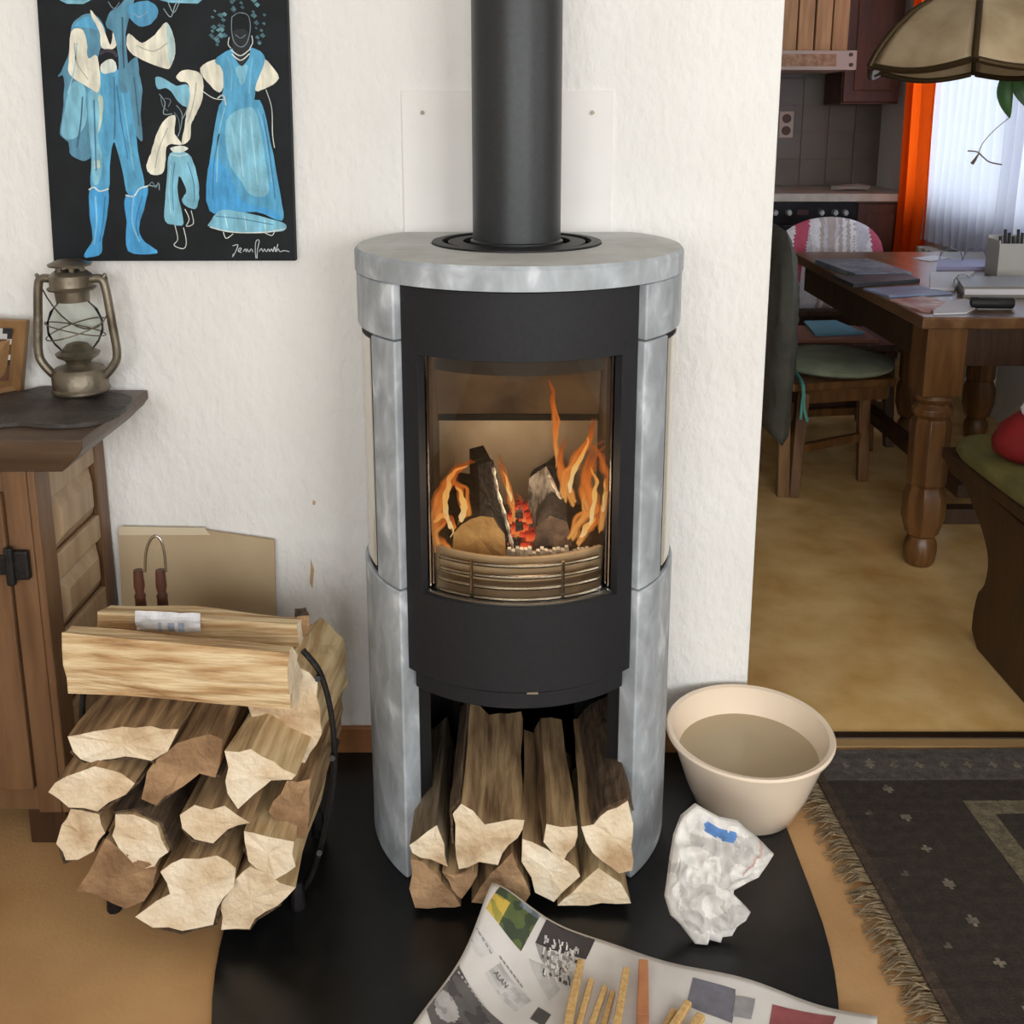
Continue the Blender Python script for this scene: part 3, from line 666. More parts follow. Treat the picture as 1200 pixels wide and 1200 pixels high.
figure('painted_child', [
 (LB, [(547,272),(580,278),(620,302),(662,300),(672,375),(630,362),(592,312),(555,312)]),
 (CR, [(620,266),(650,245),(700,255),(715,290),(710,350),(690,400),(672,440),(667,490),(640,506),(650,440),(655,400),(668,340),(660,295),(630,285)]),
 (CR, [(615,405),(570,430),(545,490),(530,540),(515,582),(530,612),(570,610),(582,560),(590,510),(640,508),(615,470)]),
 (LB, [(598,540),(662,540),(692,610),(700,680),(690,732),(655,726),(640,700),(655,670),(630,620),(625,680),(645,782),(620,792),(580,776),(580,700),(588,620)]),
 (WH, [(600,520),(630,512),(662,520),(640,535),(612,535)])],
 [(DB_, 3, [(615,570),(606,650),(610,740)]), ((170,212,226), 4, [(600,580),(594,660),(600,750)]), (DB_, 3, [(660,570),(680,640),(684,710)]), ((180,178,160), 4, [(690,290),(680,360),(660,430)]), ((180,178,160), 4, [(590,450),(560,520),(545,590)]), (WH, 3, [(615,792),(625,840),(612,862),(645,874),(655,850),(645,800)]), (WH, 3, [(650,735),(665,770),(655,795),(680,785),(672,740)]),
  ((140,160,165), 3, [(560,330),(580,360),(575,400),(605,400)]), ((140,160,165), 3, [(620,370),(640,400),(635,450),(625,480)]), ((140,160,165), 3, [(650,340),(658,380),(640,420)]), ((120,140,145), 2, [(565,340),(572,372),(590,390)]), ((120,140,145), 2, [(612,395),(628,420),(632,460)]), ((120,140,145), 2, [(580,345),(600,352),(592,375)]), (WH, 3, [(600,542),(628,548),(660,542)]), (WH, 3, [(518,600),(540,614),(570,608)]), ((120,140,145), 2.5, [(522,655),(535,640),(548,660),(556,640)])])
woman_dots = []
for k in range(46):
    a = random.uniform(math.pi*.75, math.pi*2.25); rr = random.uniform(60, 110); x, y = 840+rr*math.cos(a)*.95, 95+rr*math.sin(a); s = random.uniform(5, 12)
    woman_dots.append((random.choice([(70,110,120),(96,140,148),(60,90,100)]), [(x-s,y),(x,y-s*.8),(x+s,y+2),(x+2,y+s)]))
figure('painted_woman', woman_dots+[
 (CR, [(703,240),(760,208),(792,240),(778,322),(740,302)]), (CR, [(908,208),(940,215),(980,275),(930,312),(893,312)]),
 (BL, [(755,212),(812,172),(885,168),(932,205),(902,290),(892,352),(870,358),(788,352),(785,300),(780,240)]),
 (LB, [(830,235),(870,230),(865,270),(850,300),(835,270)]),
 (BL, [(785,350),(892,350),(922,370),(952,500),(986,690),(992,775),(900,742),(820,738),(738,742),(735,600),(752,470)]),
 (LB, [(795,425),(860,380),(902,400),(932,560),(942,682),(880,684),(850,642),(802,560)]),
 (BB, [(740,560),(800,600),(850,700),(960,740),(985,775),(900,745),(738,742)]),
 (LB, [(738,782),(770,742),(830,742),(985,778),(1006,800),(980,814),(850,817),(790,810),(735,797)]),
 (DK, [(822,110),(870,110),(878,190),(850,232),(822,190)])],
 [(DB_, 4, [(770,470),(752,580),(748,700)]), (LB, 5, [(790,380),(768,480),(762,640)]), (DB_, 4, [(925,400),(948,540),(968,700)]), (LB, 4, [(905,380),(930,470),(955,640)]), ((168,212,226), 4, [(850,400),(846,500),(856,620)]), ((168,212,226), 3, [(880,410),(892,520),(905,650)]), ((150,200,218), 3, [(815,440),(826,520),(845,600)]), (DB_, 3, [(760,760),(850,770),(960,790)]), ((190,220,226), 3, [(790,755),(800,800)]), ((190,220,226), 3, [(860,760),(866,810)]), ((190,220,226), 3, [(930,775),(934,812)]), ((120,180,205), 4, [(800,200),(815,250),(812,320)]), ((120,180,205), 4, [(890,200),(880,260),(876,330)]), (WH, 4, [(812,175),(845,196),(880,172)]), (WH, 4, [(815,190),(846,212),(878,188)]), (WH, 3, [(806,130),(802,155),(812,170)]), (WH, 3, [(885,125),(888,150),(878,170)]),
  ((120,140,148), 3, [(815,60),(840,45),(872,55),(880,100),(868,150),(846,165),(822,145),(814,100),(815,60)]), ((120,140,148), 2.5, [(828,122),(846,134),(864,122)]),
  (WH, 3, [(935,315),(955,380),(958,470),(965,520)]), (WH, 3, [(705,315),(750,345),(790,350)]), ((190,200,200), 5, [(765,345),(785,335),(795,370)]),
  (WH, 4, [(738,798),(790,812),(850,818),(940,816),(1003,804)]), (WH, 3, [(785,815),(795,838),(820,822)]), (WH, 3, [(930,818),(955,828),(965,815)])])
g = lambda x, y: ((160+x*.2083)*3, (60+y*.2083)*3)
figure('signature', [], [((190,200,202), 3.0, [g(*p) for p in s]) for s in (
 [(540,1095),(570,1090),(556,1130),(540,1158),(545,1140)], [(575,1130),(590,1112),(580,1108),(572,1125),(590,1132)], [(600,1128),(612,1112),(618,1130),(622,1112),(632,1130)],
 [(635,1130),(645,1112),(655,1130)], [(672,1165),(668,1120),(672,1070),(690,1065),(680,1120),(678,1165)], [(690,1128),(702,1110),(712,1128),(720,1112),(730,1128),(742,1112),(748,1128)],
 [(750,1126),(760,1112),(768,1128),(776,1100),(782,1128)], [(795,1085),(785,1128),(798,1112),(806,1128),(830,1122),(860,1128)])])

# wooden cabinet
ZT = P(173,457,y=-.005).z; XC = -.80; YF = -.295
cab = thing('wooden_cabinet', 'dark rustic wooden cabinet with thick moulded top against the wall', 'cabinet', (-1.2,-.16,0))
XT = P(173,457,y=-.005).x
prof = [(0,0),(0,-.016),(-.006,-.024),(-.010,-.03),(-.022,-.04),(-.034,-.052),(-.046,-.062)]
b = MB(); rings = []
for dx, dz in prof: rings.append([Vector((XT+dx, -.003, ZT+dz)), Vector((XT+dx, YF-.023-dx*.4, ZT+dz)), Vector((-1.7, YF-.023-dx*.4, ZT+dz)), Vector((-1.7, -.003, ZT+dz))])
vs = [p for r in rings for p in r]; fs = [(0,1,2,3), tuple(reversed([4*(len(prof)-1)+k for k in range(4)]))]
for i in range(len(prof)-1):
    for k in range(4): fs.append((4*i+k, 4*i+(k+1) % 4, 4*i+4+(k+1) % 4, 4*i+4+k))
b.add(vs, fs).build('cabinet_top', M['cabinet_top'], cab, smooth=50, bevel=.003)
zb, zt_ = .075, ZT-.062
MB().box(-1.68, XC-.014, YF+.012, -.004, zb, zt_).build('body', M['cabinet_wood'], cab)
side = MB(); x0, x1 = XC-.014, XC
side.box(x0, x1, YF, YF+.055, zb, zt_)
fs_ = side.build('corner_stile', M['cabinet_wood'], cab, bevel=.003)
MB().box(x0, x1, -.05, -.004, zb, zt_).build('rear_stile', M['cabinet_wood'], cab, bevel=.003)
rails = [zt_-.07, zt_-.225, zt_-.375, zt_-.52, zb]
for i, zr in enumerate(rails):
    MB().box(x0, x1-.001, YF+.0555, -.0505, zr, zr+(.07 if i == 0 else .05)).build('rail', M['cabinet_light'], cab, bevel=.004)
for i in range(4):
    za, zc = rails[i+1]+.052, rails[i]-.002; ya, yb = YF+.058, -.053
    m_ = .026
    MB().hexa([(x0,ya,za),(x0,yb,za),(x0,yb,zc),(x0,ya,zc),(x0+.016,ya+m_,za+m_),(x0+.016,yb-m_,za+m_),(x0+.016,yb-m_,zc-m_),(x0+.016,ya+m_,zc-m_)]).build('raised_panel', M['cabinet_light'], cab, bevel=.002)
dr = MB().box(-1.60, XC-.058, YF-.006, YF+.012, zb+.05, zt_-.04).build('door', M['cabinet_wood'], cab, bevel=.003)
MB().box(XC-.056, XC-.0142, YF, YF+.012, zb, zt_).build('front_stile', M['cabinet_wood'], cab, bevel=.003)
hp = P(20,662,y=YF-.008)
b = MB(); b.box(-.99, XC-.05, YF-.012, YF-.006, hp.z-.018, hp.z+.018); b.box(XC-.05, XC-.020, YF-.014, YF-.001, hp.z-.026, hp.z+.026); b.lathe([(.008,hp.z-.034),(.008,hp.z+.034)], XC-.05, YF-.014, 10)
b.build('iron_hinge', M['dark_iron'], dr, bevel=.003, label='black iron strap hinge')
for x in (-1.64, XC-.05):
    for y in (YF+.05, -.06): MB().box(x-.035, x+.035, y-.035, y+.035, 0, zb).build('foot', M['dark_oak'], cab, bevel=.004)

# leather mat on the cabinet
out = catmull([(P(u,v,z=ZT).x, P(u,v,z=ZT).y, 0) for u, v in ((-40,505),(-20,470),(30,461),(62,457),(100,457),(150,468),(154,474),(138,490),(108,500),(60,503),(20,500))], 5, True)
n = len(out); cc = sum(out, Vector())/n; b = MB(); vs, fs = [], []
for r in range(6):
    for i, p in enumerate(out):
        q = cc.lerp(p, 1-r/6); vs.append((q.x, q.y, ZT+.0065+.007*abs(noise.noise(Vector((q.x*16, q.y*16, 1))))+(.012 if r > 1 else 0)*abs(noise.noise(Vector((q.x*8, q.y*8, 5))))))
vs.append((cc.x, cc.y, ZT+.012))
for r in range(5):
    for i in range(n): fs.append((r*n+i, r*n+(i+1) % n, (r+1)*n+(i+1) % n, (r+1)*n+i))
for i in range(n): fs.append((5*n+i, 5*n+(i+1) % n, 6*n))
o = len(vs); vs += [(p.x, p.y, ZT+.001) for p in out]
for i in range(n): fs.append((i, (i+1) % n, o+(i+1) % n, o+i))
fs.append(tuple(o+i for i in range(n)))
b.add(vs, fs).build('leather_mat', M['leather'], smooth=50, label='crumpled dark leather mat on top of the cabinet', cat='mat')
# hurricane lantern
ly = -.075; lx = P(90,400,y=ly).x
ZL = ZT+.0165
lan = thing('hurricane_lantern', 'old tarnished metal hurricane lantern with glass globe on the cabinet', 'lantern', (lx, ly, ZL))
s = 1.0
MB().lathe([(.052,ZL),(.056,ZL+.004),(.056,ZL+.008),(.053,ZL+.012),(.053,ZL+.04),(.046,ZL+.05),(.026,ZL+.056),(.022,ZL+.06)], lx, ly, 32).build('fuel_tank', M['tin'], lan, smooth=35)
MB().lathe([(.022,ZL+.058),(.026,ZL+.066),(.040,ZL+.074),(.042,ZL+.080),(.030,ZL+.086),(.020,ZL+.098),(.006,ZL+.102)], lx, ly, 28).build('burner', M['tin'], lan, smooth=35)
gb = MB().lathe([(.030,ZL+.086),(.042,ZL+.10),(.052,ZL+.122),(.052,ZL+.142),(.044,ZL+.166),(.032,ZL+.178),(.028,ZL+.186)], lx, ly, 32, caps=False).build('glass_globe', M['thin_glass'], lan, smooth=60, label='clear glass globe')
gd = MB()
for sgn in (1, -1): gd.tube([(lx+.055*math.cos(R(a)), ly+.055*math.sin(R(a)), ZL+.128+sgn*.016*math.sin(R(a*1.0+60))) for a in range(0, 361, 15)], .0014, 6)
gd.build('guard_wire', M['tin'], lan)
b = MB().lathe([(.031,ZL+.184),(.033,ZL+.205),(.044,ZL+.207),(.046,ZL+.211),(.040,ZL+.214),(.040,ZL+.236),(.030,ZL+.244)], lx, ly, 28)
b.build('chimney', M['tin'], lan, smooth=35)
b = MB()
for a in range(0, 360, 60): b.box(lx+.024*math.cos(R(a))-.004, lx+.024*math.cos(R(a))+.004, ly+.024*math.sin(R(a))-.003, ly+.024*math.sin(R(a))+.003, ZL+.240, ZL+.256)
b.lathe([(.040,ZL+.254),(.041,ZL+.258),(.022,ZL+.266),(.0,ZL+.268)], lx, ly, 28); b.build('chimney_cap', M['tin'], lan, smooth=35)
for sg in (-1, 1):
    MB().tube(catmull([(lx+sg*.038,ly,ZL+.228),(lx+sg*.058,ly,ZL+.228),(lx+sg*.066,ly,ZL+.21),(lx+sg*.073,ly,ZL+.14),(lx+sg*.078,ly,ZL+.08),(lx+sg*.070,ly,ZL+.055),(lx+sg*.050,ly,ZL+.032)], 5), .0085, 10).build('side_tube', M['tin'], lan, smooth=40)
    MB().tube([(lx+sg*.060,ly,ZL+.226),(lx+sg*.068,ly,ZL+.238)], [.007,.003], 8).build('handle_lug', M['tin'], lan)
MB().tube([(lx+.068*math.cos(R(a)), ly+.055*math.sin(R(a))+.004, ZL+.233-.19*math.sin(R(a))*.62) for a in range(0, 181, 12)], .0016, 6).build('bail_handle', M['tin'], lan)
lan.scale = (.93, .93, .93)
# photo frame behind
fr = thing('photo_frame', 'light wooden photo frame leaning at the left on the cabinet', 'frame', (-.94,-.07,ZT))
A, Bq, Cq, Dq = P(-70,478,z=ZT+.001), P(24,462,z=ZT+.001), P(31,376,y=-.075), P(-66,372,y=-.05)
Bq.y -= .0; up = Vector((0,.02,.002))
q4 = [A, Bq, Cq, Dq]
MB().prism(q4, (0,.016,.0)).build('frame_board', M['oak_light'], fr, bevel=.002)
cen = sum(q4, Vector())/4
pq = [cen+(p-cen)*.70+Vector((0,-.0015,.008)) for p in q4]
b = MB()
def pqf(s_, t): return pq[0].lerp(pq[1], s_).lerp(pq[3].lerp(pq[2], s_), t)
def pcf(s_, t):
    k = noise.noise(Vector((s_*3+2, t*4, 1)))+.5*(t-.5)
    return (40,38,40) if k > .28 else ((196,192,190) if k > .0 else (96,62,42))
b.grid(pqf, 12, 10, cf=pcf).build('photo_print', M['vcol'], fr, recalc=False)
# cardboard
cb = [P(137,618,y=-.012), P(232,622,y=-.012), P(322,632,y=-.012)]
b = MB(); xl, xr = cb[0].x+.003, cb[2].x
b.prism([(xl,-.06,.012),(xr-.004,-.06,.012),(xr,-.018,cb[2].z),(-.62,-.017,cb[1].z+.004),(xl,-.016,cb[0].z-.012)], (0,.006,0))
cbo = b.build('cardboard_sheet', M['cardboard'], label='brown cardboard sheet leaning on the wall behind the firewood', cat='cardboard')
MB().prism([(xl+.001,-.0185,cb[0].z-.014),(-.60,-.0185,cb[1].z-.006),(-.61,-.0165,cb[1].z+.008),(xl+.004,-.0165,cb[0].z+.004)], (0,.001,0)).build('torn_flap', M['cardboard_pale'], cbo)

# firewood rack
rk = thing('firewood_rack', 'black metal hoop rack holding the firewood pile', 'rack', (-.5,-.35,0))
RKX = -.495
def hoop(y, name='hoop'):
    rp = [P(u,v,y=y) for u, v in ((352,762),(372,788),(384,830),(389,880),(386,930),(374,990),(354,1040))]
    cx = RKX; rp = [Vector((p.x+.004, y, p.z)) for p in rp]
    lp_ = [Vector((2*cx-p.x, y, p.z)) for p in reversed(rp)]
    mid = [Vector((cx+.10, y, .035)), Vector((cx-.10, y, .035))]
    MB().tube(catmull(rp+mid+lp_, 5), .0050, 8).build(name, M['dark_iron'], rk, smooth=40)
    return rp
h1 = hoop(-.43); h2 = hoop(-.27)
for i in (1, 3, 5):
    for f in (lambda p: p, lambda p: Vector((2*RKX-p.x, p.y, p.z))):
        MB().tube([f(h1[i])+Vector((0,-.02,0)), f(h2[i])+Vector((0,.03,0))], .005, 6).build('cross_bar', M['dark_iron'], rk)
for x in (-.415, -.615):
    MB().tube([(x,-.46,.035),(x,-.24,.035)], .006, 6).build('cross_bar', M['dark_iron'], rk)
for x in (-.36, -.67):
    for y in (-.44, -.26): MB().lathe([(.012,0),(.013,.004),(.011,.04),(.008,.055)], x, y, 10).build('foot', M['dark_iron'], rk)
# pile of logs, ends to the room
FG = 'split logs in the rack'
pile = [
 ([(237,192),(330,167),(480,150),(622,167),(588,240),(535,282),(480,262),(400,262),(320,288),(252,245)], pale, (5,9), 'wide flat crescent log at the top left of the stacked log ends', -.53),
 ([(622,207),(740,177),(783,197),(763,332),(690,317),(602,386),(547,434),(498,408),(517,310),(582,237)], brown, (3,6), 'brown curved log beside the big pale log in the pile', -.525),
 ([(795,247),(880,230),(960,282),(1046,320),(1028,338),(960,348),(892,392),(837,444),(800,390)], palep, None, 'largest pale pointed log at the upper right of the pile', -.535),
 ([(168,387),(232,322),(330,300),(428,317),(477,355),(430,393),(345,448),(242,437)], pale, (4,7), 'lens shaped log jutting out at the far left of the pile', -.545),
 ([(217,502),(252,444),(352,458),(367,530),(328,588),(227,632),(210,560)], pale, (4,6), 'small rounded log below the lens shaped one at the left', -.53),
 ([(402,467),(470,462),(558,502),(587,590),(545,646),(490,651),(442,618),(398,540)], palep, (0,3), 'teardrop shaped log in the middle of the pile', -.53),
 ([(633,467),(690,437),(788,434),(880,490),(800,518),(750,556),(680,556),(643,510)], pale, (4,7), 'thin flat log with frayed lower edge in the pile centre', -.535),
 ([(853,518),(940,547),(1032,562),(1041,648),(970,696),(902,652),(863,590)], palep, (4,6), 'pale log at the right edge below the pointed one', -.53),
 ([(270,735),(375,560),(430,602),(556,655),(542,720),(508,772),(440,786),(352,762)], brown, None, 'brown triangular wedge at the bottom left of the pile', -.53),
 ([(478,820),(590,742),(564,660),(640,618),(760,609),(826,652),(816,720),(758,788),(752,848),(640,876),(540,857)], pale, (7,10), 'big cracked round log at the bottom centre of the pile', -.545),
 ([(775,798),(833,702),(880,655),(940,694),(1036,740),(978,798),(898,848),(878,880),(784,880)], palep, (5,8), 'white log at the bottom right corner of the pile', -.53),
 ([(945,452),(1010,354),(1090,344),(1076,548),(1012,556),(972,490)], brown, None, 'tan log squeezed at the right edge of the rack', -.49)]
for pts, mm, bk, lab, y in pile:
    poly = pxpoly(pts, 1/3, 0, 800, y); zl = min(p.z for p in poly)
    if zl < .05: poly = [Vector((p.x, p.y, p.z+(.05-zl)*.6 if p.z < .2 else p.z)) for p in poly]
    log(poly, (random.uniform(-.012,.012)+.01, .30, .0), 'firewood_log', lab, FG, mm, bk, jit=.004)
# long pale log on the right of the pile, seen from its side
pg = [P(u,v,y=-.44) for u, v in ((288,800),(340,770),(372,800),(376,860),(352,905),(300,880))]
log(pg, (.012,.20,-.03), 'firewood_log', 'long pale log lying above the pointed one under the hoop', FG, [M['wood_end'], M['wood_side_pale']], None, jit=.004)
# two logs lying across the top
def cross_log(name, lab, xl, xr, yl, yr, sec, mats):
    b_ = [Vector((xl, yl+dy, z)) for dy, z in sec]
    return log(b_, (xr-xl, yr-yl, -.012), name, lab, 'logs lying across the pile', mats, None, jit=.004, segs=9)
pl_, pr_ = P(75,780,y=-.50), P(340,800,y=-.53)
zt1 = P(79,742,y=-.50).z; zb1 = P(72,812,y=-.50).z
cross_log('firewood_log', 'large pale split log lying across the front of the pile', pl_.x, pr_.x, -.50, -.535, [(.0,zt1),(-.006,(zt1+zb1)/2),(.002,zb1),(.05,zb1-.012),(.085,zb1+.01),(.07,zt1-.05),(.04,P(100,734,y=-.46).z)], [M['wood_end'], M['wood_side_x']])
z2 = P(120,718,y=-.385).z; z3 = P(120,752,y=-.385).z
p2l, p2r = P(116,730,y=-.385), P(349,735,y=-.39)
cross_log('firewood_log', 'pale split log lying behind the front cross log with paper on it', p2l.x, p2r.x, -.385, -.395, [(0,z2),(0,z3),(.01,z3-.035),(.075,z3-.04),(.085,z3),(.05,P(135,707,y=-.335).z)], [M['wood_end'], M['wood_side_x']])
kn = [P(u,v,y=-.36) for u, v in ((348,722),(362,722),(364,735),(358,746),(348,747))]
log(kn, (-.015,.05,-.01), 'firewood_log', 'small brown branch stub behind the right end of the cross logs', 'logs lying across the pile', [M['wood_end_brown'], M['bark']], None, jit=.002, step=.008)
# paper strip on the log
b = MB(); a_, e_ = P(160,728,y=-.392), P(236,733,y=-.393)
def pf(s_, t):
    x = a_.x+(e_.x-a_.x)*s_; zz = z2-.030+.034*t
    return (x, -.3905-.004*math.sin(t*math.pi)-.003*s_*.5-.004*noise.noise(Vector((s_*5, t*3, 2)))-.003, zz-.004*s_+.004)
b.grid(pf, 20, 6, cf=lambda s_, t: (168,182,206) if (t < .5 and .3 < s_ < .8 and int(s_*12) % 2 == 0) else (222,222,226))
b.build('paper_strip', M['vcol'], solid=.0012, label='crumpled white paper strip lying on the pale cross log', cat='paper', recalc=False)
# wire loop with two wooden handles
wl = thing('wire_loop', 'bent wire loop with two dark turned wooden handles behind the logs', 'tool', P(182,716,y=-.27))
ya = -.255
h_l, h_r = P(170,716,y=ya), P(195,716,y=ya)
for u in (169.5, 195):
    a_, t_ = P(u,760,y=ya), P(u,668,y=ya); hh = t_.z-a_.z
    MB().lathe([(.007,a_.z),(.011,a_.z+hh*.3),(.009,a_.z+hh*.65),(.010,a_.z+hh*.68),(.007,a_.z+hh*.72),(.0095,a_.z+hh*.8),(.008,t_.z)], a_.x, ya, 14).build('handle', M['handle_wood'], wl, smooth=40)
MB().tube(catmull([P(170,670,y=ya),P(171,648,y=ya),P(176,633,y=ya),P(183,628,y=ya),P(189,634,y=ya),P(193,650,y=ya),P(194.5,670,y=ya)], 6), .0026, 8).build('wire', M['chrome'], wl, smooth=60)

# ================================================================== floor in front and right
# plastic basin
bx, by, BR = .452, -.178, .158
ZB = ZP; zr = .17
bas = thing('plastic_basin', 'round beige plastic basin of cloudy water beside the stove', 'basin', (bx, by, ZB))
outer = [(.0,ZB),(.088,ZB),(.094,ZB+.004),(.118,ZB+.06),(.136,ZB+.115),(.148,zr-.012),(BR-.002,zr-.010),(BR,zr-.004),(BR-.003,zr)]
inner = [(BR-.012,zr-.002),(.144,zr-.012),(.132,ZB+.115),(.114,ZB+.06),(.089,ZB+.007),(.0,ZB+.005)]
MB().lathe(outer+inner, bx, by, 64, caps=False).build('bowl', M['basin'], bas, smooth=40)
zwat = .118
MB().lathe([(.1325,zwat),(.06,zwat),(.0,zwat)], bx, by, 64, caps=False).build('water', M['water'], bas, smooth=30, label='cloudy water')
# rug
RX, RY = .605, -.012
rot = R(-3.5)
rug = thing('rug', 'dark patterned woven rug with fringe in front of the dining floor', 'rug', (RX, RY, 0))
def rp(p, q, z): return Vector((RX+p*math.cos(rot)*1.0+q*.0-(-q)*math.sin(-rot)*0+q*.055, RY-q+p*.012, z))
def rcol(p, q):
    n1 = noise.noise(Vector((p*60, q*60, 0)))*.5+.5
    base = (54,44,36)
    if q < .10: base = (86,80,75)
    if p < .02: base = (74,58,46)
    def motif(c, along, per, w_):
        a = (along/per) % 1-.5
        return abs(c)+abs(a)*per*1.1 < w_
    if motif(p-.13, q, .085, .012) or motif(q-.055, p, .05, .010): base = (128,118,104)
    if motif(p-.065, q+.04, .16, .008): base = (96,88,78)
    pi, qi = p-.262, q-.165
    if pi > 0 and qi > 0 and min(pi, qi) < .042: base = (112,101,80)
    elif pi > .042 and qi > .042: base = (56,47,39)
    k = .72+.5*n1
    if int(q/.004) % 2: k *= .92
    return tuple(min(255, c*k) for c in base)
PW_, QW_ = .95, 1.15
b = MB(); b.grid(lambda s_, t: rp(s_*PW_, t*QW_, .008+.0012*noise.noise(Vector((s_*9, t*9, 4)))), 150, 180, cf=lambda s_, t: rcol(s_*PW_, t*QW_))
b.build('woven_field', M['vrug'], rug, recalc=False, solid=.006)
fb = MB()
for k in range(430):
    q = k*QW_/430+random.uniform(-.002,.002); L_ = random.uniform(.035,.06); c0 = rp(.002, q, .006); dq = random.uniform(-.02,.03)
    m1 = rp(-L_*.5, q+dq*.4, .006+random.uniform(0,.008)); e1 = rp(-L_, q+dq, .002)
    fb.tube([c0, m1, e1], [.0013,.0012,.0007], 4)
fb.build('fringe', M['fringe'], rug, kind='stuff', label='tangled beige fringe')
# newspaper
A0 = Vector((P(577,1035,y=-.475).x, -.475, 0)); zc0 = P(577,1035,y=-.475).z
e1 = Vector((.946,-.324,0)); e2 = Vector((-.47,-.883,0))
LS, LT = .60, .46
def hN(s_, t):
    z = ZP+.006+.004*math.sin(s_*9+1)*math.sin(t*11+.5)+.003*math.sin(s_*23+t*17)
    z += (zc0-ZP-.006)*math.exp(-((s_/.09)**2+(t/.085)**2))
    z += .010*math.exp(-((s_-.60)/.12)**2)*(.5+.5*math.sin(t*14))
    return max(z, ZP+.0025)
def edge(s_, t):    # gently wavy outline
    return A0+e1*(s_+.006*math.sin(t*20))+e2*(t-.012*math.sin(s_/LS*math.pi)+.006*math.sin(s_*26))
def NP(s_, t, off=0): p = edge(s_, t); return Vector((p.x, p.y, hN(s_, t)+off))
np_ = thing('newspaper', 'open newspaper spread on the black plate under the kindling', 'newspaper', (A0.x+.1, A0.y-.2, ZP))
MB().grid(lambda s_, t: NP(s_*LS, t*LT), 60, 46).build('sheet', M['paper'], np_, solid=.0012, smooth=180)
MB().grid(lambda s_, t: NP(s_*LS*.97+.008, t*LT*.97+.012, -.0022), 40, 30).build('lower_sheet', M['paper'], np_, solid=.0008, smooth=180)
def px2st(u, v):
    z = .02
    for _ in range(14):
        p = P(u, v, z=z)-A0; det = e1.x*e2.y-e1.y*e2.x
        s_ = (p.x*e2.y-p.y*e2.x)/det; t = (e1.x*p.y-e1.y*p.x)/det
        t += .012*math.sin(max(0, min(1, s_/LS))*math.pi)-.006*math.sin(s_*26); s_ -= .006*math.sin(t*20)
        z = .5*z+.5*hN(s_, t)
    return s_, t
def decal(b, quad, c, off=.0013, n=8):
    st = [px2st(*p) for p in quad]
    def fn(s_, t):
        a = [st[0][i]*(1-s_)+st[1][i]*s_ for i in (0,1)]; d_ = [st[3][i]*(1-s_)+st[2][i]*s_ for i in (0,1)]
        q = [a[i]*(1-t)+d_[i]*t for i in (0,1)]
        return NP(max(.004, q[0]), max(.004, q[1]), off)
    b.grid(fn, n, n, cf=c if callable(c) else (lambda s_, t: c))
K = lambda x, y: (540+x/6, 1030+y/6)
b = MB()
def photo(s_, t):
    k = noise.noise(Vector((s_*4, t*4, 7)))
    if s_ < .38 and t > .45: return (196,166,70) if k > -.1 else (150,140,60)
    if s_ > .55 and t < .35: return (120,130,140) if k > -.1 else (90,100,108)
    return (84,96,52) if k > -.05 else (56,66,46)
decal(b, [K(290,45), K(605,205), K(425,512), K(175,212)], photo, n=36)
b.build('photo_print', M['vcol'], np_, recalc=False, smooth=180)
b = MB(); decal(b, [K(648,215), K(950,420), K(880,570), K(525,450)], (64,58,58), n=10)
decal(b, [K(525,450), K(790,560), K(700,720), K(560,560)], (150,144,140), n=6)
b.build('dark_heading_block', M['vcol'], np_, recalc=False, smooth=180)
b = MB()
for k in range(120):
    a, c_ = random.random(), random.random()
    x = 590+a*230+(-c_)*40+random.uniform(-8,8); y = 380+a*110+c_*280
    w_, h_ = random.uniform(9,19), random.uniform(22,44); sk = random.uniform(-8,8)
    decal(b, [K(x,y), K(x+w_,y+3), K(x+w_+sk,y+h_), K(x+sk,y+h_-3)], random.choice([(214,208,204),(190,184,180),(226,222,218)]) if random.random() < .78 else (74,66,64), .0020+.00001*k, 2)
for k in range(8): decal(b, [K(690+k*26,270+k*17), K(708+k*26,280+k*17), K(702+k*26,300+k*17), K(684+k*26,290+k*17)], (150,144,140), .0020, 2)
b.build('heading_letters', M['vcol'], np_, kind='stuff', recalc=False, smooth=180)
K2 = lambda x, y: (460+x/6, 1080+y/6)
b = MB()
def ad(s_, t):
    k = noise.noise(Vector((s_*5, t*5, 3)))
    if (s_-.42)**2+(t-.62)**2*1.3 < .055: return (176,172,170) if k > -.2 else (150,146,144)
    return (98,94,92) if k > -.1 else (78,74,74)
decal(b, [K2(405,200), K2(870,800), K2(330,860), K2(215,520)], ad, n=36)
decal(b, [K2(1025,605), K2(1115,660), K2(1060,745), K2(965,690)], (82,78,76), n=4)
b.build('advert_block', M['vcol'], np_, recalc=False, smooth=180)
b = MB()
decal(b, [K2(500,120), K2(600,60), K2(720,220), K2(620,260)], (196,192,190), n=5)
decal(b, [K2(650,370), K2(760,290), K2(980,560), K2(860,640)], lambda s_, t: (184,180,178) if noise.noise(Vector((s_*4,t*4,9))) > 0 else (198,194,192), n=8)
decal(b, [K2(960,260), K2(1060,300), K2(1180,480), K2(1100,560)], (186,182,178), n=6)
for x, y in ((575,40),(600,80),(625,118),(650,160),(675,205)): decal(b, [K2(x,y), K2(x+8,y-3), K2(x+24,y+26), K2(x+14,y+30)], (140,136,134), .0020, 2)
for k in range(7): decal(b, [K2(750+k*24,250+k*32), K2(760+k*24,247+k*32), K2(776+k*24,272+k*32), K2(766+k*24,278+k*32)], (142,138,136), .0020, 2)
for k in range(9): decal(b, [K2(430+k*24,390+k*32-60), K2(442+k*24,384+k*32-60), K2(454+k*24,402+k*32-60), K2(444+k*24,410+k*32-60)], (168,164,162), .0022, 2)
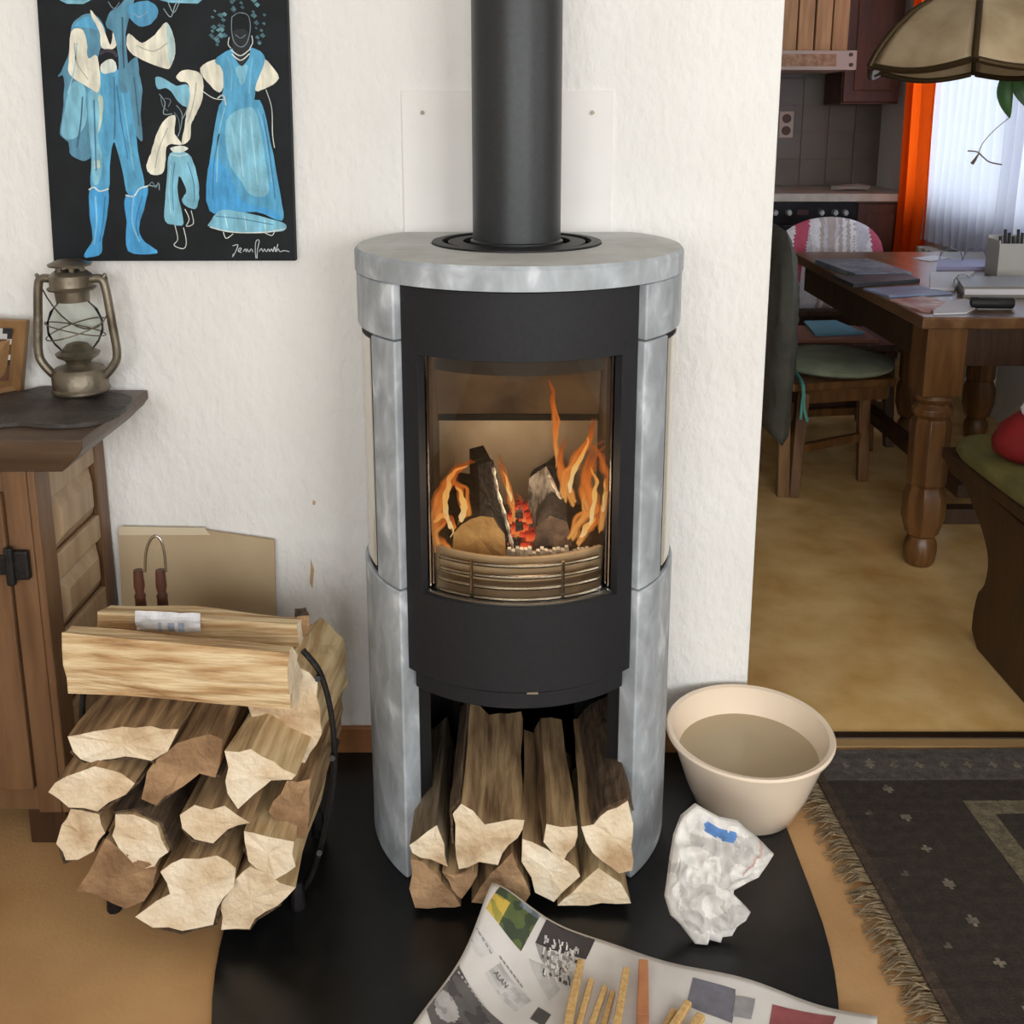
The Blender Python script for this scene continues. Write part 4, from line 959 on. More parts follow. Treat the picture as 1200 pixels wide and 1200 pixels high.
decal(b, [(812,1146),(862,1160),(858,1200),(804,1178)], (112,110,120), n=6); decal(b, [(905,1178),(980,1192),(970,1215),(900,1206)], (150,80,84), n=4); decal(b, [(862,1168),(885,1172),(880,1196),(858,1192)], (150,148,150), .002, 3)
b.build('column_print', M['vcol'], np_, kind='stuff', recalc=False, smooth=180)
def text_mesh(txt, base, along, up_, size, c, name):
    cu = bpy.data.curves.new('t', 'FONT'); cu.body = txt; cu.size = 1; ob = bpy.data.objects.new('t', cu); col.objects.link(ob)
    me = ob.evaluated_get(bpy.context.evaluated_depsgraph_get()).to_mesh()
    b = MB(); vs = []
    for v_ in me.vertices:
        u = base[0]+along[0]*v_.co.x*size+up_[0]*v_.co.y*size; vv = base[1]+along[1]*v_.co.x*size+up_[1]*v_.co.y*size
        s_, t = px2st(u, vv); vs.append(NP(max(.002, s_), max(.002, t), .0026))
    b.add(vs, [tuple(p.vertices) for p in me.polygons], 0, c)
    ob.to_mesh_clear(); bpy.data.objects.remove(ob); bpy.data.curves.remove(cu)
    return b.build(name, M['vcol'], np_, recalc=False)
text_mesh('DE', K2(305,380), (.62,.78), (.75,-.62), 13, (214,210,208), 'lettering')
text_mesh('ALAN', K2(708,372), (.62,.78), (.75,-.62), 9, (96,92,90), 'lettering')
# kindling sticks on the newspaper
def px_on(u, v, z):
    return P(u, v, z=z)
KG = 'kindling sticks on the newspaper'
sticks = [((681,1126),(664,1212),.0125,.013,.030,'kindling','leftmost pale kindling stick on the newspaper'),
 ((693,1148),(676,1214),.010,.010,.020,'kindling','short pale kindling stick next to the leftmost one'),
 ((709,1157),(690,1212),.010,.011,.022,'kindling','slanting kindling stick in the middle of the bunch'),
 ((718,1163),(704,1214),.010,.010,.020,'kindling','low kindling stick half covered in the bunch'),
 ((734,1136),(722,1214),.012,.013,.032,'kindling','pointed pale kindling stick on top of the bunch'),
 ((754,1126),(752,1214),.018,.010,.026,'kindling_red','reddish flat kindling slat on the newspaper'),
 ((807,1175),(776,1222),.013,.012,.024,'kindling','kindling stick slanting to the right of the reddish slat'),
 ((790,1184),(770,1220),.010,.010,.018,'kindling','thin kindling stick right beside the reddish slat'),
 ((822,1190),(800,1226),.016,.012,.022,'kindling','rightmost stubby kindling stick on the newspaper')]
for a, e, w_, h_, z, m_, lab in sticks:
    pa, pe = px_on(*a, z), px_on(*e, z); d_ = (pe-pa).normalized(); pe = pa+d_*random.uniform(.17,.22); pe.z = z-.006+random.uniform(0,.004)
    m1 = pa.lerp(pe, .5)+Vector((random.uniform(-.002,.002), 0, 0))
    b = MB(); b.beam(pa, m1, w_*.8, h_*.8, w2=w_, h2=h_); b.beam(m1, pe, w_, h_, w2=w_*.95, h2=h_)
    b.build('kindling_stick', M[m_], bevel=.0012, segs=1, label=lab, cat='stick', group=KG)
# crumpled newspaper
def inflated(outline, right, up_, thick, depth, name, mats, colf=None, rings=12, step=.010, crease=.0, seed=1.0, **kw):
    pts = resample(outline, step); n = len(pts); c = sum(pts, Vector())/n; nor = Vector(right).cross(Vector(up_)).normalized()
    b = MB(); vs, fs, cs = [], [], []
    for sgn in (1, -1):
        for r in range(rings+1):
            f = 1-r/rings
            for i, p in enumerate(pts):
                q = c.lerp(p, f); hgt = thick*math.sqrt(max(0, 1-f**2.6))
                cr = crease*(abs(noise.noise(Vector((q.x*19, q.y*19, q.z*15+seed+sgn*7)))-.5*abs(noise.noise(q*48))))*min(1, (1-f)*4)
                vs.append(q+nor*sgn*(hgt-cr))
    m = rings+1
    for sg in range(2):
        o = sg*m*n
        for r in range(rings):
            for i in range(n):
                j = (i+1) % n; fs.append((o+r*n+i, o+r*n+j, o+(r+1)*n+j, o+(r+1)*n+i)); 
                if colf: cs.append(colf((vs[o+r*n+i]+vs[o+(r+1)*n+j])/2, sg))
    # join the two rims
    for i in range(n):
        j = (i+1) % n; fs.append((i, j, m*n+j, m*n+i))
        if colf: cs.append(colf(vs[i], 0))
    b.add(vs, fs)
    if colf: b.c = cs
    return b.build(name, mats, **kw)
K6 = lambda x, y: (760+x*.17505, 920+y*.175)
def cpl(x, y):
    u, v = K6(x, y); t = (v-940)/173.0
    return P(u, v, y=-.44-.085*t)
co = [(310,120),(360,150),(470,210),(595,235),(650,290),(720,340),(780,400),(838,460),(800,520),(740,610),(660,650),(570,700),(565,740),(580,790),(640,820),(684,850),(650,910),(590,950),(555,1010),(490,1020),(478,1058),(400,1035),(385,1112),(310,1085),(270,1010),(210,930),(145,870),(105,740),(120,640),(140,480),(165,330),(215,200)]
def ccol(p, sg):
    k = noise.noise(p*30)
    a_, b_ = cpl(368,248), cpl(572,292); d_ = b_-a_; t_ = ((p.x-a_.x)*d_.x+(p.z-a_.z)*d_.z)/(d_.x**2+d_.z**2); f_ = a_+d_*t_
    if 0 < t_ < 1 and math.hypot(p.x-f_.x, p.z-f_.z) < .0045 and sg == BLUE_SIDE: return (92,136,196)
    r_ = (p-cpl(660,480)); 
    if sg == BLUE_SIDE and abs(math.hypot(p.x-cpl(560,300).x, p.z-cpl(560,300).z)-.046) < .0025 and p.x > cpl(600,400).x: return (190,160,150)
    if (p-cpl(320,970)).length < .012: return (168,96,92)
    return (222,218,213) if k > -.12 else (196,192,188)
BLUE_SIDE = 0
oc = [cpl(x, y) for x, y in co]
oc = [Vector((p.x, p.y, max(p.z, ZP+.003))) for p in oc]
inflated(oc, (1,0,0), (0,.45,.9), .034, 0, 'crumpled_newspaper', M['vcol'], ccol, rings=34, step=.004, crease=.034, label='crumpled ball of newspaper standing on the black plate', cat='newspaper')

# ================================================================== dining kitchen
TX, TY = P(1082,372,z=.765).x, P(1082,372,z=.765).y
TX1, TY1, TZ = 2.0, 2.22, .765
tab = thing('dining_table', 'solid brown wooden dining table with turned legs', 'table', ((TX+TX1)/2,(TY+TY1)/2,0))
MB().box(TX, TX1, TY, TY1, TZ-.034, TZ).build('tabletop', M['oak_top'], tab, bevel=.005)
b = MB(); ax0, ax1, ay0, ay1 = TX+.05, TX1-.05, TY+.05, TY1-.05
for c_ in ((ax0,ax1,ay0,ay0+.025),(ax0,ax1,ay1-.025,ay1),(ax0,ax0+.025,ay0+.026,ay1-.026),(ax1-.025,ax1,ay0+.026,ay1-.026)):
    MB().box(*c_, TZ-.15, TZ-.0345).build('apron', M['dark_oak'], tab, bevel=.002)  # darker wood than the legs: the apron's shade is put into its colour
lx0, ly0 = TX+.085, TY+.085
for x, y in ((lx0,ly0),(TX1-.085,ly0),(1.64,TY1-.085),(TX1-.085,TY1-.085)):
    if True:
        b = MB(); b.box(x-.056, x+.056, y-.056, y+.056, .53, TZ-.035)
        b.lathe([(.05,.53),(.056,.515),(.044,.50),(.058,.485),(.058,.47),(.046,.455)], x, y, 20)
        b.lathe([(.050,.457),(.058,.44),(.056,.26),(.050,.25),(.062,.22),(.062,.15),(.048,.10),(.036,.09)], x, y, 8, ph=R(22.5))
        b.lathe([(.036,.092),(.046,.07),(.048,.05),(.044,.015),(.036,0)], x, y, 20)
        b.build('leg', M['oak'], tab, smooth=28, bevel=.003)
yr_, zr_ = P(1125,597,z=.12).y, .12
MB().box(lx0+.05, TX1-.14, yr_, yr_+.05, .07, .12).build('stretcher', M['dark_oak'], tab, bevel=.003)
xr_ = P(1118,556,z=.2).x
MB().box(xr_-.025, xr_+.025, yr_+.001, TY1-.15, .155, .2).build('stretcher', M['dark_oak'], tab, bevel=.003)
# things on the table
def slab(name, pxs, z0, th, m_, lab, cat_='paper', group=None):
    return MB().prism([P(u, v, z=z0) for u, v in pxs], (0,0,th)).build(name, M[m_] if isinstance(m_, str) else m_, label=lab, cat=cat_, group=group)
M['mag_grey'] = mat('mag_grey', (150,156,164), .5, (92,104,120), 22); M['mag_blue'] = mat('mag_blue', (150,164,196), .5, (120,134,170), 12)
M['mag_red'] = mat('mag_red', (176,96,86), .5, (220,200,190), 16); M['lilac'] = mat('lilac', (160,158,196), .5); M['sheet_white'] = mat('sheet_white', (224,222,226), .6)
M['folder_grey'] = mat('folder_grey', (136,130,122), .4); M['pouch'] = mat('pouch', (26,24,26), .6); M['bx_white'] = mat('bx_white', (190,188,182), .7)
M['folder_dark'] = mat('folder_dark', (58,60,66), .5)
Z0 = TZ+.0005
slab('folder', [(975,326),(1058,323),(1078,331),(1000,337)], Z0, .012, 'folder_dark', 'dark folder lying under the grey magazine on the table', 'folder')
slab('magazine', [(955,309),(1018,308),(1068,324),(1002,326)], Z0, .016, 'mag_grey', 'grey printed magazine at the left end of the table', 'magazine')
slab('envelope', [(1012,340),(1076,337),(1116,345),(1042,349)], Z0, .006, 'mag_blue', 'pale blue envelope near the table edge', 'envelope')
slab('leaflet', [(1043,353),(1082,349),(1110,356),(1090,367),(1078,365)], Z0, .005, 'mag_red', 'red and white leaflet at the front corner of the table', 'leaflet')
slab('paper_sheet', [(1092,357),(1132,351),(1146,360),(1132,368),(1094,369)], Z0, .004, 'sheet_white', 'white sheet of paper at the front edge of the table', 'paper')
slab('paper_sheet', [(1090,322),(1142,321),(1118,341),(1090,341)], Z0, .010, 'sheet_white', 'white stack of paper in the middle of the table', 'paper')
slab('paper_sheet', [(1069,303),(1095,300),(1112,303),(1090,307)], Z0, .003, 'sheet_white', 'white sheet at the far end of the table', 'paper')
slab('folder', [(1097,317),(1099,308),(1160,308),(1162,317)], Z0, .014, 'lilac', 'lilac folder with two glasses on top', 'folder')
for u, v, lab in ((1114,306,'left clear glass bowl on the lilac folder'),(1142,306,'right clear glass bowl on the lilac folder'),(1127,339,'clear glass bowl in front of the white paper stack')):
    zz = Z0+(.0145 if v < 320 else .0005); p = P(u, v, z=zz); r = .040 if v < 320 else .028
    MB().lathe([(r,zz),(r*1.02,zz+.01),(r*.9,zz+.03),(r*.5,zz+.045),(0,zz+.049)], p.x, p.y, 24, caps=False).build('glass_bowl', M['thin_glass'], smooth=60, label=lab, cat='glass')
bk = thing('ring_binder', 'thick grey ring binder lying at the right side of the table', 'binder', P(1170,350,z=Z0))
q4 = [P(1128,349,z=Z0),P(1215,349,z=Z0),P(1215,334,z=Z0),P(1120,337,z=Z0)]
MB().prism(q4, (0,0,.008)).build('lower_cover', M['folder_grey'], bk); MB().prism([p+Vector((.006,.004,.0085)) for p in q4], (0,0,.018)).build('page_block', M['sheet_white'], bk); MB().prism([p+Vector((0,0,.027)) for p in q4], (0,0,.007)).build('upper_cover', M['folder_grey'], bk)
p = P(1160,362,z=Z0)
MB().tube(catmull([p+Vector((-.055,.01,.017)), p+Vector((-.02,0,.018)), p+Vector((.03,-.004,.018)), p+Vector((.065,.0,.017))], 5), [.004]+[.0165]*14+[.004], 10).build('pencil_pouch', M['pouch'], smooth=50, label='black pouch in front of the grey binder', cat='pouch')
hb = thing('letter_box', 'pale grey open box holding dark pens on the table', 'box', P(1190,326,z=Z0))
pa, pb = P(1168,325,z=Z0), P(1225,325,z=Z0); yb0 = pa.y; hh = .115
b = MB(); b.box(pa.x, pb.x, yb0, yb0+.005, Z0, Z0+hh); b.box(pa.x, pb.x, yb0+.09, yb0+.095, Z0, Z0+hh+.02); b.box(pa.x, pa.x+.005, yb0+.0051, yb0+.0899, Z0, Z0+hh+.01); b.box(pb.x-.005, pb.x, yb0+.0051, yb0+.0899, Z0, Z0+hh+.01); b.box(pa.x+.0051, pb.x-.0051, yb0+.0051, yb0+.0899, Z0, Z0+.004)
b.build('box_shell', M['bx_white'], hb)
for k in range(6): MB().tube([(pa.x+.03+k*.014, yb0+.03+.01*(k % 3), Z0+.006), (pa.x+.022+k*.015, yb0+.05, Z0+hh+.02+.012*((k*5) % 3))], .005, 6).build('pen', M['pouch'], hb)

# chairs
def chair(name, label, legs, seat, z, cushion=None, back=None, m_='oak'):
    cx = sum(p[0] for p in seat)/4; cy = sum(p[1] for p in seat)/4
    t = thing(name, label, 'chair', (cx, cy, 0), 'wooden chairs around the dining table')
    MB().prism([(x,y,z-.03) for x, y in seat], (0,0,.03)).build('seat', M[m_], t, bevel=.006)
    ins = [(x+(cx-x)*.14, y+(cy-y)*.14) for x, y in seat]
    for i in range(4):
        a, e = ins[i], ins[(i+1) % 4]
        MB().beam((*a,z-.055),(*e,z-.055), .02, .048).build('apron', M[m_], t)
    for (x, y) in legs:
        tx, ty = x+(cx-x)*.12, y+(cy-y)*.12
        MB().beam((x,y,0),(tx,ty,z-.031), .034, .034, w2=.042, h2=.042).build('leg', M[m_], t, bevel=.003)
    for i in range(4):
        a, e = legs[i], legs[(i+1) % 4]; zz = .13 if i % 2 else .17
        MB().beam((a[0]+(cx-a[0])*.05,a[1]+(cy-a[1])*.05,zz),(e[0]+(cx-e[0])*.05,e[1]+(cy-e[1])*.05,zz), .02, .03).build('stretcher', M[m_], t)
    return t
JX = .93
ch1 = chair('dining_chair', 'wooden chair with round green cushion and a jacket on its back', [(.985,1.47),(1.28,1.63),(1.42,1.98),(1.09,1.93)], [(.97,1.50),(1.36,1.58),(1.38,1.98),(.96,1.95)], .40)
for y in (1.475, 1.885): MB().beam((JX+.02,y,.0),(JX-.01,y,.82), .034, .042, w2=.03, h2=.03).build('back_post', M['oak_light'], ch1, bevel=.003)
for z in (.50, .62, .74): MB().box(JX-.012, JX+.008, 1.493, 1.867, z, z+.05).build('back_slat', M['oak_light'], ch1)
b = MB(); b.lathe([(.0,.402),(.185,.402),(.208,.414),(.212,.428),(.195,.442),(.12,.452),(0,.454)], 1.185, 1.745, 40, caps=False)
cu = b.build('seat_cushion', M['cushion_green'], smooth=40, label='round pale green cushion on the chair with the jacket', cat='cushion')
MB().tube(catmull([(1.0,1.60,.425),(P(941,450,y=1.45).x,1.45,.40),(P(940,470,y=1.45).x,1.45,.34),(P(938,492,y=1.45).x,1.45,.29)], 5), .005, 6).build('tie_ribbon', M['turquoise'], cu); MB().tube(catmull([(1.0,1.60,.425),(P(942,448,y=1.45).x,1.455,.41),(P(943,472,y=1.45).x,1.455,.33),(P(947,488,y=1.45).x,1.455,.28)], 5), .005, 6).build('tie_ribbon', M['turquoise'], cu)
# jacket on the chair back
yN, yF_ = 1.405, 1.955
jo = [(yN+.02,.20),(yN-.005,.45),(yN-.01,.66),(yN,.78),(yN+.05,.87),(yN+.12,.925),(1.68,.935),(yF_-.12,.925),(yF_-.05,.87),(yF_,.78),(yF_+.01,.5),(yF_-.01,.20),(1.8,.185),(1.6,.19)]
inflated([Vector((JX-.005,y,z)) for y, z in jo], (0,1,0), (0,0,1), .062, 0, 'jacket', M['jacket'], None, rings=12, step=.03, crease=.03, smooth=60, label='dark grey jacket hung over the chair back at the wall edge', cat='jacket')
# chair with a blue folder on the seat
ch2 = chair('dining_chair', 'dark wooden chair tucked under the far side of the table', [(1.14,2.03),(1.52,2.03),(1.52,2.38),(1.14,2.38)], [(1.12,2.02),(1.54,2.02),(1.54,2.4),(1.12,2.4)], .42, m_='dark_oak')
MB().box(1.14, 1.46, 2.06, 2.34, .4205, .434).build('book', mat('book_brown', (150,96,74), .7), label='brown book under the blue folder on the chair seat', cat='book')
MB().prism([P(942,378,z=.436),P(979,377,z=.436),P(1013,392,z=.436),P(955,394,z=.436)], (0,0,.008)).build('blue_folder', M['blue_paper'], label='light blue folder on the chair seat below the table', cat='folder')
# chair with towel at the far end
ch3 = chair('dining_chair', 'round backed chair at the far end of the table under a towel', [(1.23,2.62),(1.57,2.62),(1.57,2.96),(1.23,2.96)], [(1.21,2.6),(1.59,2.6),(1.59,2.98),(1.21,2.98)], .45, m_='dark_oak')
ch_x = P(972,275,y=2.66).x; ztw = P(975,254,y=2.66).z
for sg in (-1, 1): MB().beam((ch_x+sg*.17,2.66,.45),(ch_x+sg*.14,2.66,ztw-.15), .03, .03).build('back_post', M['dark_oak'], ch3)
MB().tube([(ch_x+.14*math.cos(R(a)),2.66,ztw-.15+.08*math.sin(R(a))) for a in range(0,181,15)], .016, 8).build('back_hoop', M['dark_oak'], ch3)
def tw(p, sg):
    a = (p.x-ch_x)/.25
    k = noise.noise(Vector((p.x*14, p.z*3, 2)))
    if -.66 < a-.6*(p.z-ztw+.1) < -.42 or .72 < a+.6*(p.z-ztw+.1) < .98: return (196,88,112)
    if -.2 < a < .42 and int((p.x-ch_x)*60) % 2 == 0: return (188,172,168)
    return (232,228,232) if k > -.2 else (206,200,208)
to = [(ch_x+.25*math.cos(R(a))*(1.0), 2.66, ztw-.20+.20*math.sin(R(a))**.8) for a in range(0,181,10)]+[(ch_x-.26,2.66,ztw-.42),(ch_x+.26,2.66,ztw-.42)]
inflated([Vector(p) for p in to], (1,0,0), (0,0,1), .045, 0, 'towel', M['vcloth'], tw, rings=24, step=.010, crease=.012, label='white towel with pink stripes over the far chair', cat='towel', smooth=60)

# bench at the near end of the table
BX = 1.165
ben = thing('wooden_bench', 'dark wooden bench with curved end panel beside the table', 'bench', (1.6,.35,0))
def bp(u, v): p = P(u, v, x=BX); return (p.y, p.z)
pr = [bp(1146,745), bp(1143,702), bp(1153,684), bp(1157,655), bp(1150,622), bp(1138,590), bp(1127,566)]
sz = .44
prof = [(-.0,.0)]+[pr[0][:1]+(0,)]+[(y, max(z, .02)) for y, z in pr[1:]]+[(.66,sz-.06),(.66,sz-.03),(.12,sz-.03),(.10,.60),(.06,.85),(.0,.88),(-.05,.80),(-.05,.4),(-.03,.2)]
prof[0] = (.03,.0)
prf = catmull([(BX,y,z) for y, z in prof], 3, True)
prf = [Vector((BX, p.y, max(0, p.z))) for p in prf]
MB().prism(prf, (.035,0,0)).build('end_panel', M['dark_oak'], ben, bevel=.004)
MB().prism([p+Vector((.78,0,0)) for p in prf], (.035,0,0)).build('end_panel', M['dark_oak'], ben, bevel=.004)
MB().box(BX-.012, BX+.82, .13, .70, sz-.03, sz).build('seat_board', M['dark_oak'], ben, bevel=.004)
MB().hexa([(BX+.036,.02,sz+.06),(BX+.778,.02,sz+.06),(BX+.778,.05,sz+.06),(BX+.036,.05,sz+.06),(BX+.036,.0,.84),(BX+.778,.0,.84),(BX+.778,.03,.84),(BX+.036,.03,.84)]).build('backrest', M['dark_oak'], ben)
b = MB(); cy0, cy1, cx0, cx1 = .14, .715, BX-.015, BX+.80
def rr_(n=48, k=0.0):
    o = []
    for i in range(n):
        a = 2*math.pi*i/n; c_, s_ = math.cos(a), math.sin(a); e = .35
        o.append(Vector(((cx0+cx1)/2+(cx1-cx0)/2*abs(c_)**e*(1 if c_ > 0 else -1)*(1-k*.4), (cy0+cy1)/2+(cy1-cy0)/2*abs(s_)**e*(1 if s_ > 0 else -1)*(1-k*.5), 0)))
    return o
lv = [(.04,sz+.0008),(0,sz+.012),(0,sz+.024),(.04,sz+.036),(.2,sz+.042)]
vs, fs = [], []; n = 48
for k_, z in lv: vs += [p+Vector((0,0,z)) for p in rr_(n, k_)]
for i in range(len(lv)-1):
    for k in range(n): fs.append((i*n+k, i*n+(k+1) % n, (i+1)*n+(k+1) % n, (i+1)*n+k))
fs += [tuple(reversed(range(n))), tuple((len(lv)-1)*n+k for k in range(n))]
b.add(vs, fs).build('bench_cushion', M['cushion_olive'], smooth=50, label='olive green seat pad lying on the bench', cat='cushion')
pc = P(1214,512,z=sz+.10); zc = sz+.043
rb = MB().lathe([(0,zc),(.07,zc),(.098,zc+.02),(.103,zc+.045),(.085,zc+.085),(.05,zc+.115),(.02,zc+.125),(0,zc+.127)], pc.x, pc.y, 24, caps=False, sy=.8).build('red_bag', M['red_cloth'], smooth=60, label='red cloth bag on the bench cushion', cat='bag')
MB().lathe([(.014,zc+.121),(.02,zc+.135),(.012,zc+.15),(0,zc+.152)], pc.x-.035, pc.y-.02, 12).build('white_tag', M['sheet_white'], rb, smooth=50)
# radiator
rd = thing('radiator', 'white ribbed radiator below the dining window', 'radiator', (2.03,2.75,.12))
for k in range(12):
    y = 2.28+k*.07
    MB().box(1.985, 2.055, y, y+.045, .13, .68).build('rib', M['radiator'], rd, bevel=.008)
b = MB(); b.box(2.00, 2.04, 2.275, 3.12, .16, .19); b.box(2.00, 2.04, 2.275, 3.12, .62, .65); b.build('header_pipe', M['radiator'], rd)
MB().box(2.04, XD, 2.5, 2.53, .55, .6).build('bracket', M['radiator'], rd); MB().box(2.04, XD, 2.92, 2.95, .55, .6).build('bracket', M['radiator'], rd)
# curtains
def curtain(name, m_, x, y0, y1, z0, z1, amp, per, lab, flare=0):
    n = int((y1-y0)/per*10); b = MB()
    b.grid(lambda s_, t: (x+amp*math.sin(s_*(y1-y0)/per*2*math.pi+.6*math.sin(s_*17))*(1-.3*t)+.004*math.sin(t*9+s_*20), y0+(y1-y0)*s_+flare*(.5-s_)*(t-.5), z0+(z1-z0)*t), n, 20)
    return b.build(name, m_, smooth=180, label=lab, cat='curtain', recalc=False)
curtain('sheer_curtain', M['sheer'], XD-.05, 1.25, 3.30, .70, 2.26, .03, .085, 'white sheer curtain in front of the bright dining window')
yc0, yc1 = P(1093,150,x=XD-.075).y, P(1058,200,x=XD-.075).y
curtain('orange_curtain', M['orange_curtain'], XD-.085, yc0, yc1, .52, 2.27, .022, .11, 'bright orange curtain at the left side of the window')
b = MB(); b.tube([(XD-.062,1.1,2.30),(XD-.062,3.75,2.30)], .012, 10); cr = b.build('curtain_rod', M['lamp_metal'], label='thin curtain rod above the dining window', cat='rod')
for y in (1.15, 3.7): MB().tube([(XD-.062,y,2.30),(XD,y,2.30)], .008, 8).build('bracket', M['lamp_metal'], cr)
# kitchen units
KY = 3.5
ov = thing('oven', 'black built in oven with a row of silver knobs', 'oven', (1.51,3.8,0))
OX0, OX1 = 1.21, P(1004,250,y=KY).x
MB().box(OX0, OX1, KY+.02, YK-.007, .08, .862).build('oven_body', M['oven_black'], ov)
MB().box(OX0, OX1, KY, KY+.0195, .745, .86).build('control_panel', M['oven_black'], ov, bevel=.002)
MB().box(OX0+.01, OX1-.01, KY+.002, KY+.0195, .16, .735).build('oven_door', M['oven_black'], ov, bevel=.003)
MB().tube([(OX0+.06,KY-.03,.69),(OX1-.06,KY-.03,.69)], .008, 8).build('door_handle', M['knob'], ov)
for u in (908,924,962,978,990):
    p = P(u,249,y=KY)
    b = MB(); b.tube([(p.x,KY,p.z),(p.x,KY-.012,p.z),(p.x,KY-.028,p.z)], [.017,.016,.012], 12); b.box(p.x-.003,p.x+.003,KY-.032,KY-.028,p.z-.014,p.z+.014); b.build('knob', M['knob'], ov)
p = P(941,249,y=KY); MB().box(p.x-.03,p.x+.03,KY-.002,KY,p.z-.014,p.z+.014).build('display', mat('display', (60,16,18), .3), ov)
kc = thing('kitchen_cabinet', 'brown wooden base cabinet right of the oven', 'cabinet', (1.96,3.8,0))
MB().box(OX1+.003, XD-.002, KY+.02, YK-.007, .08, .862).build('body', M['kitchen_dark'], kc)
kd = MB().box(OX1+.006, XD-.06, KY, KY+.0195, .1, .85).build('door', M['kitchen_dark'], kc, bevel=.004)
MB().box(OX1+.05, XD-.10, KY-.006, KY, .16, .80).build('door_panel', M['kitchen_dark'], kd, bevel=.004)
MB().box(OX0, OX1, KY+.06, KY+.08, 0, .079).build('kitchen_plinth', M['dark_oak'], label='dark plinth below the oven', cat='plinth')
MB().box(OX1+.003, XD-.002, KY+.06, KY+.08, 0, .079).build('kitchen_plinth', M['dark_oak'], label='dark plinth below the kitchen cabinet', cat='plinth')
MB().box(OX0, XD-.002, KY-.02, YK-.007, .8625, .904).build('worktop', M['counter'], bevel=.003, label='pale kitchen worktop above the oven', cat='worktop')
hd = thing('range_hood', 'kitchen hood of vertical wooden boards with a pale shelf', 'hood', (1.5,3.7,1.54))
hz = P(950,82,y=3.55).z; hz2 = P(950,59,y=3.55).z; HX1 = P(1004,70,y=3.55).x
tr = MB().box(OX0, HX1, 3.55, YK-.007, hz, hz2).build('hood_shelf', M['hood_trim'], hd, bevel=.003)
MB().box(OX0+.05, P(980,70,y=3.55).x, 3.546, 3.55, hz+.018, hz2-.018).build('decor_strip', M['hood_decor'], tr)
for v in (64, 76): 
    p = P(997,v,y=3.55); MB().tube([(p.x,3.55,p.z),(p.x,3.54,p.z)], .010, 10).build('button', M['handle_wood'], tr)
xs = OX0; nb = 6; wdt = (HX1-.03-OX0)/nb
for k in range(nb):
    MB().box(OX0+k*wdt+.004, OX0+(k+1)*wdt-.004, 3.60+(.006 if k % 2 else 0), 3.625, hz2+.0005, ZC-.02).build('board', M['hood_plank'], hd, bevel=.004)
MB().box(OX0, HX1-.02, 3.626, YK-.007, hz2+.0005, ZC-.02).build('hood_core', M['dark_oak'], hd)
wc = thing('wall_cabinet', 'dark red brown wall cabinet right of the hood', 'cabinet', (1.97,3.9,1.38))
wz = P(1040,122,y=3.76).z
MB().box(HX1+.004, XD-.03, 3.78, YK-.007, wz, ZC-.05).build('body', M['kitchen_dark'], wc)
wd = MB().box(HX1+.008, XD-.034, 3.76, 3.7795, wz+.01, ZC-.06).build('door', M['kitchen_dark'], wc, bevel=.004)
MB().box(HX1+.06, XD-.085, 3.752, 3.76, wz+.07, ZC-.12).build('door_panel', M['kitchen_dark'], wd, bevel=.006)
p = P(921,146,y=YK-.006)
so = MB().box(p.x-.042, p.x+.042, YK-.016, YK-.0062, p.z-.075, p.z+.075).build('wall_socket', M['hood_trim'], bevel=.004, label='pale wall socket with brown inserts on the kitchen tiles', cat='socket')
for dz in (-.034, .034): MB().tube([(p.x,YK-.016,p.z+dz),(p.x,YK-.020,p.z+dz)], .026, 16).build('socket_insert', M['handle_wood'], so)
inflated([Vector((x,3.72,z)) for x, z in ((1.74,.9052),(1.95,.9052),(1.96,.93),(1.88,.945),(1.80,.935),(1.74,.93))], (1,0,0), (0,0,1), .05, 0, 'dish_cloth', mat('dish_cloth', (150,142,132), .9), None, rings=6, step=.02, crease=.02, smooth=60, label='grey dish cloth heaped on the worktop', cat='cloth')

# pendant lamp
yl = 1.12; lc = P(1141,80,y=yl); LX = lc.x; zR = P(1030,79,y=yl).z
lam = thing('pendant_lamp', 'pendant lamp with six curved beige glass panels in dark metal', 'lamp', (LX, yl, zR))
RL = (LX-P(1030,86,y=yl).x)/math.cos(R(30))
lp_ = [(1.0,0),(.93,.045),(.80,.10),(.62,.155),(.42,.19),(.24,.205)]
LA = math.atan2(-CAM_D-yl, -LX)
def rim(k, f, z): a = LA+R(60*k); return Vector((LX+RL*f*math.cos(a), yl+RL*f*math.sin(a), zR+z-.03*RL*f*math.sin(a)))
def lprof(t):
    f = t*(len(lp_)-1); i = min(int(f), len(lp_)-2); a, e = lp_[i], lp_[i+1]; q = f-i
    return a[0]*(1-q)+e[0]*q, a[1]*(1-q)+e[1]*q
for k in range(6):
    def fn(s_, t, k=k):
        r, z = lprof(t); p = rim(k, r*.985, z).lerp(rim(k+1, r*.985, z), .03+.94*s_)
        cxy = Vector((p.x-LX, p.y-yl, 0)); bul = .04*math.sin(math.pi*s_)*(1-t*.3)
        return p+cxy*bul+Vector((0,0,-.020*math.sin(math.pi*s_)*(1-t)))
    MB().grid(fn, 12, 12).build('glass_panel', M['lamp_glass'], lam, smooth=180, solid=.004)
    MB().tube([rim(k, *lprof(t/12)) for t in range(13)], .009, 8).build('rib', M['lamp_metal'], lam, smooth=50)
    MB().tube([fn(s_/12, 0) for s_ in range(13)], .009, 8).build('rim_strip', M['lamp_metal'], lam, smooth=50)
MB().lathe([(RL*.27,zR+.195),(RL*.27,zR+.215),(RL*.14,zR+.235),(.02,zR+.26),(.012,zR+.30)], LX, yl, 20).build('crown', M['lamp_metal'], lam, smooth=40)
MB().tube([(LX,yl,zR+.29),(LX,yl,ZC)], .005, 8).build('cord', M['lamp_metal'], lam)
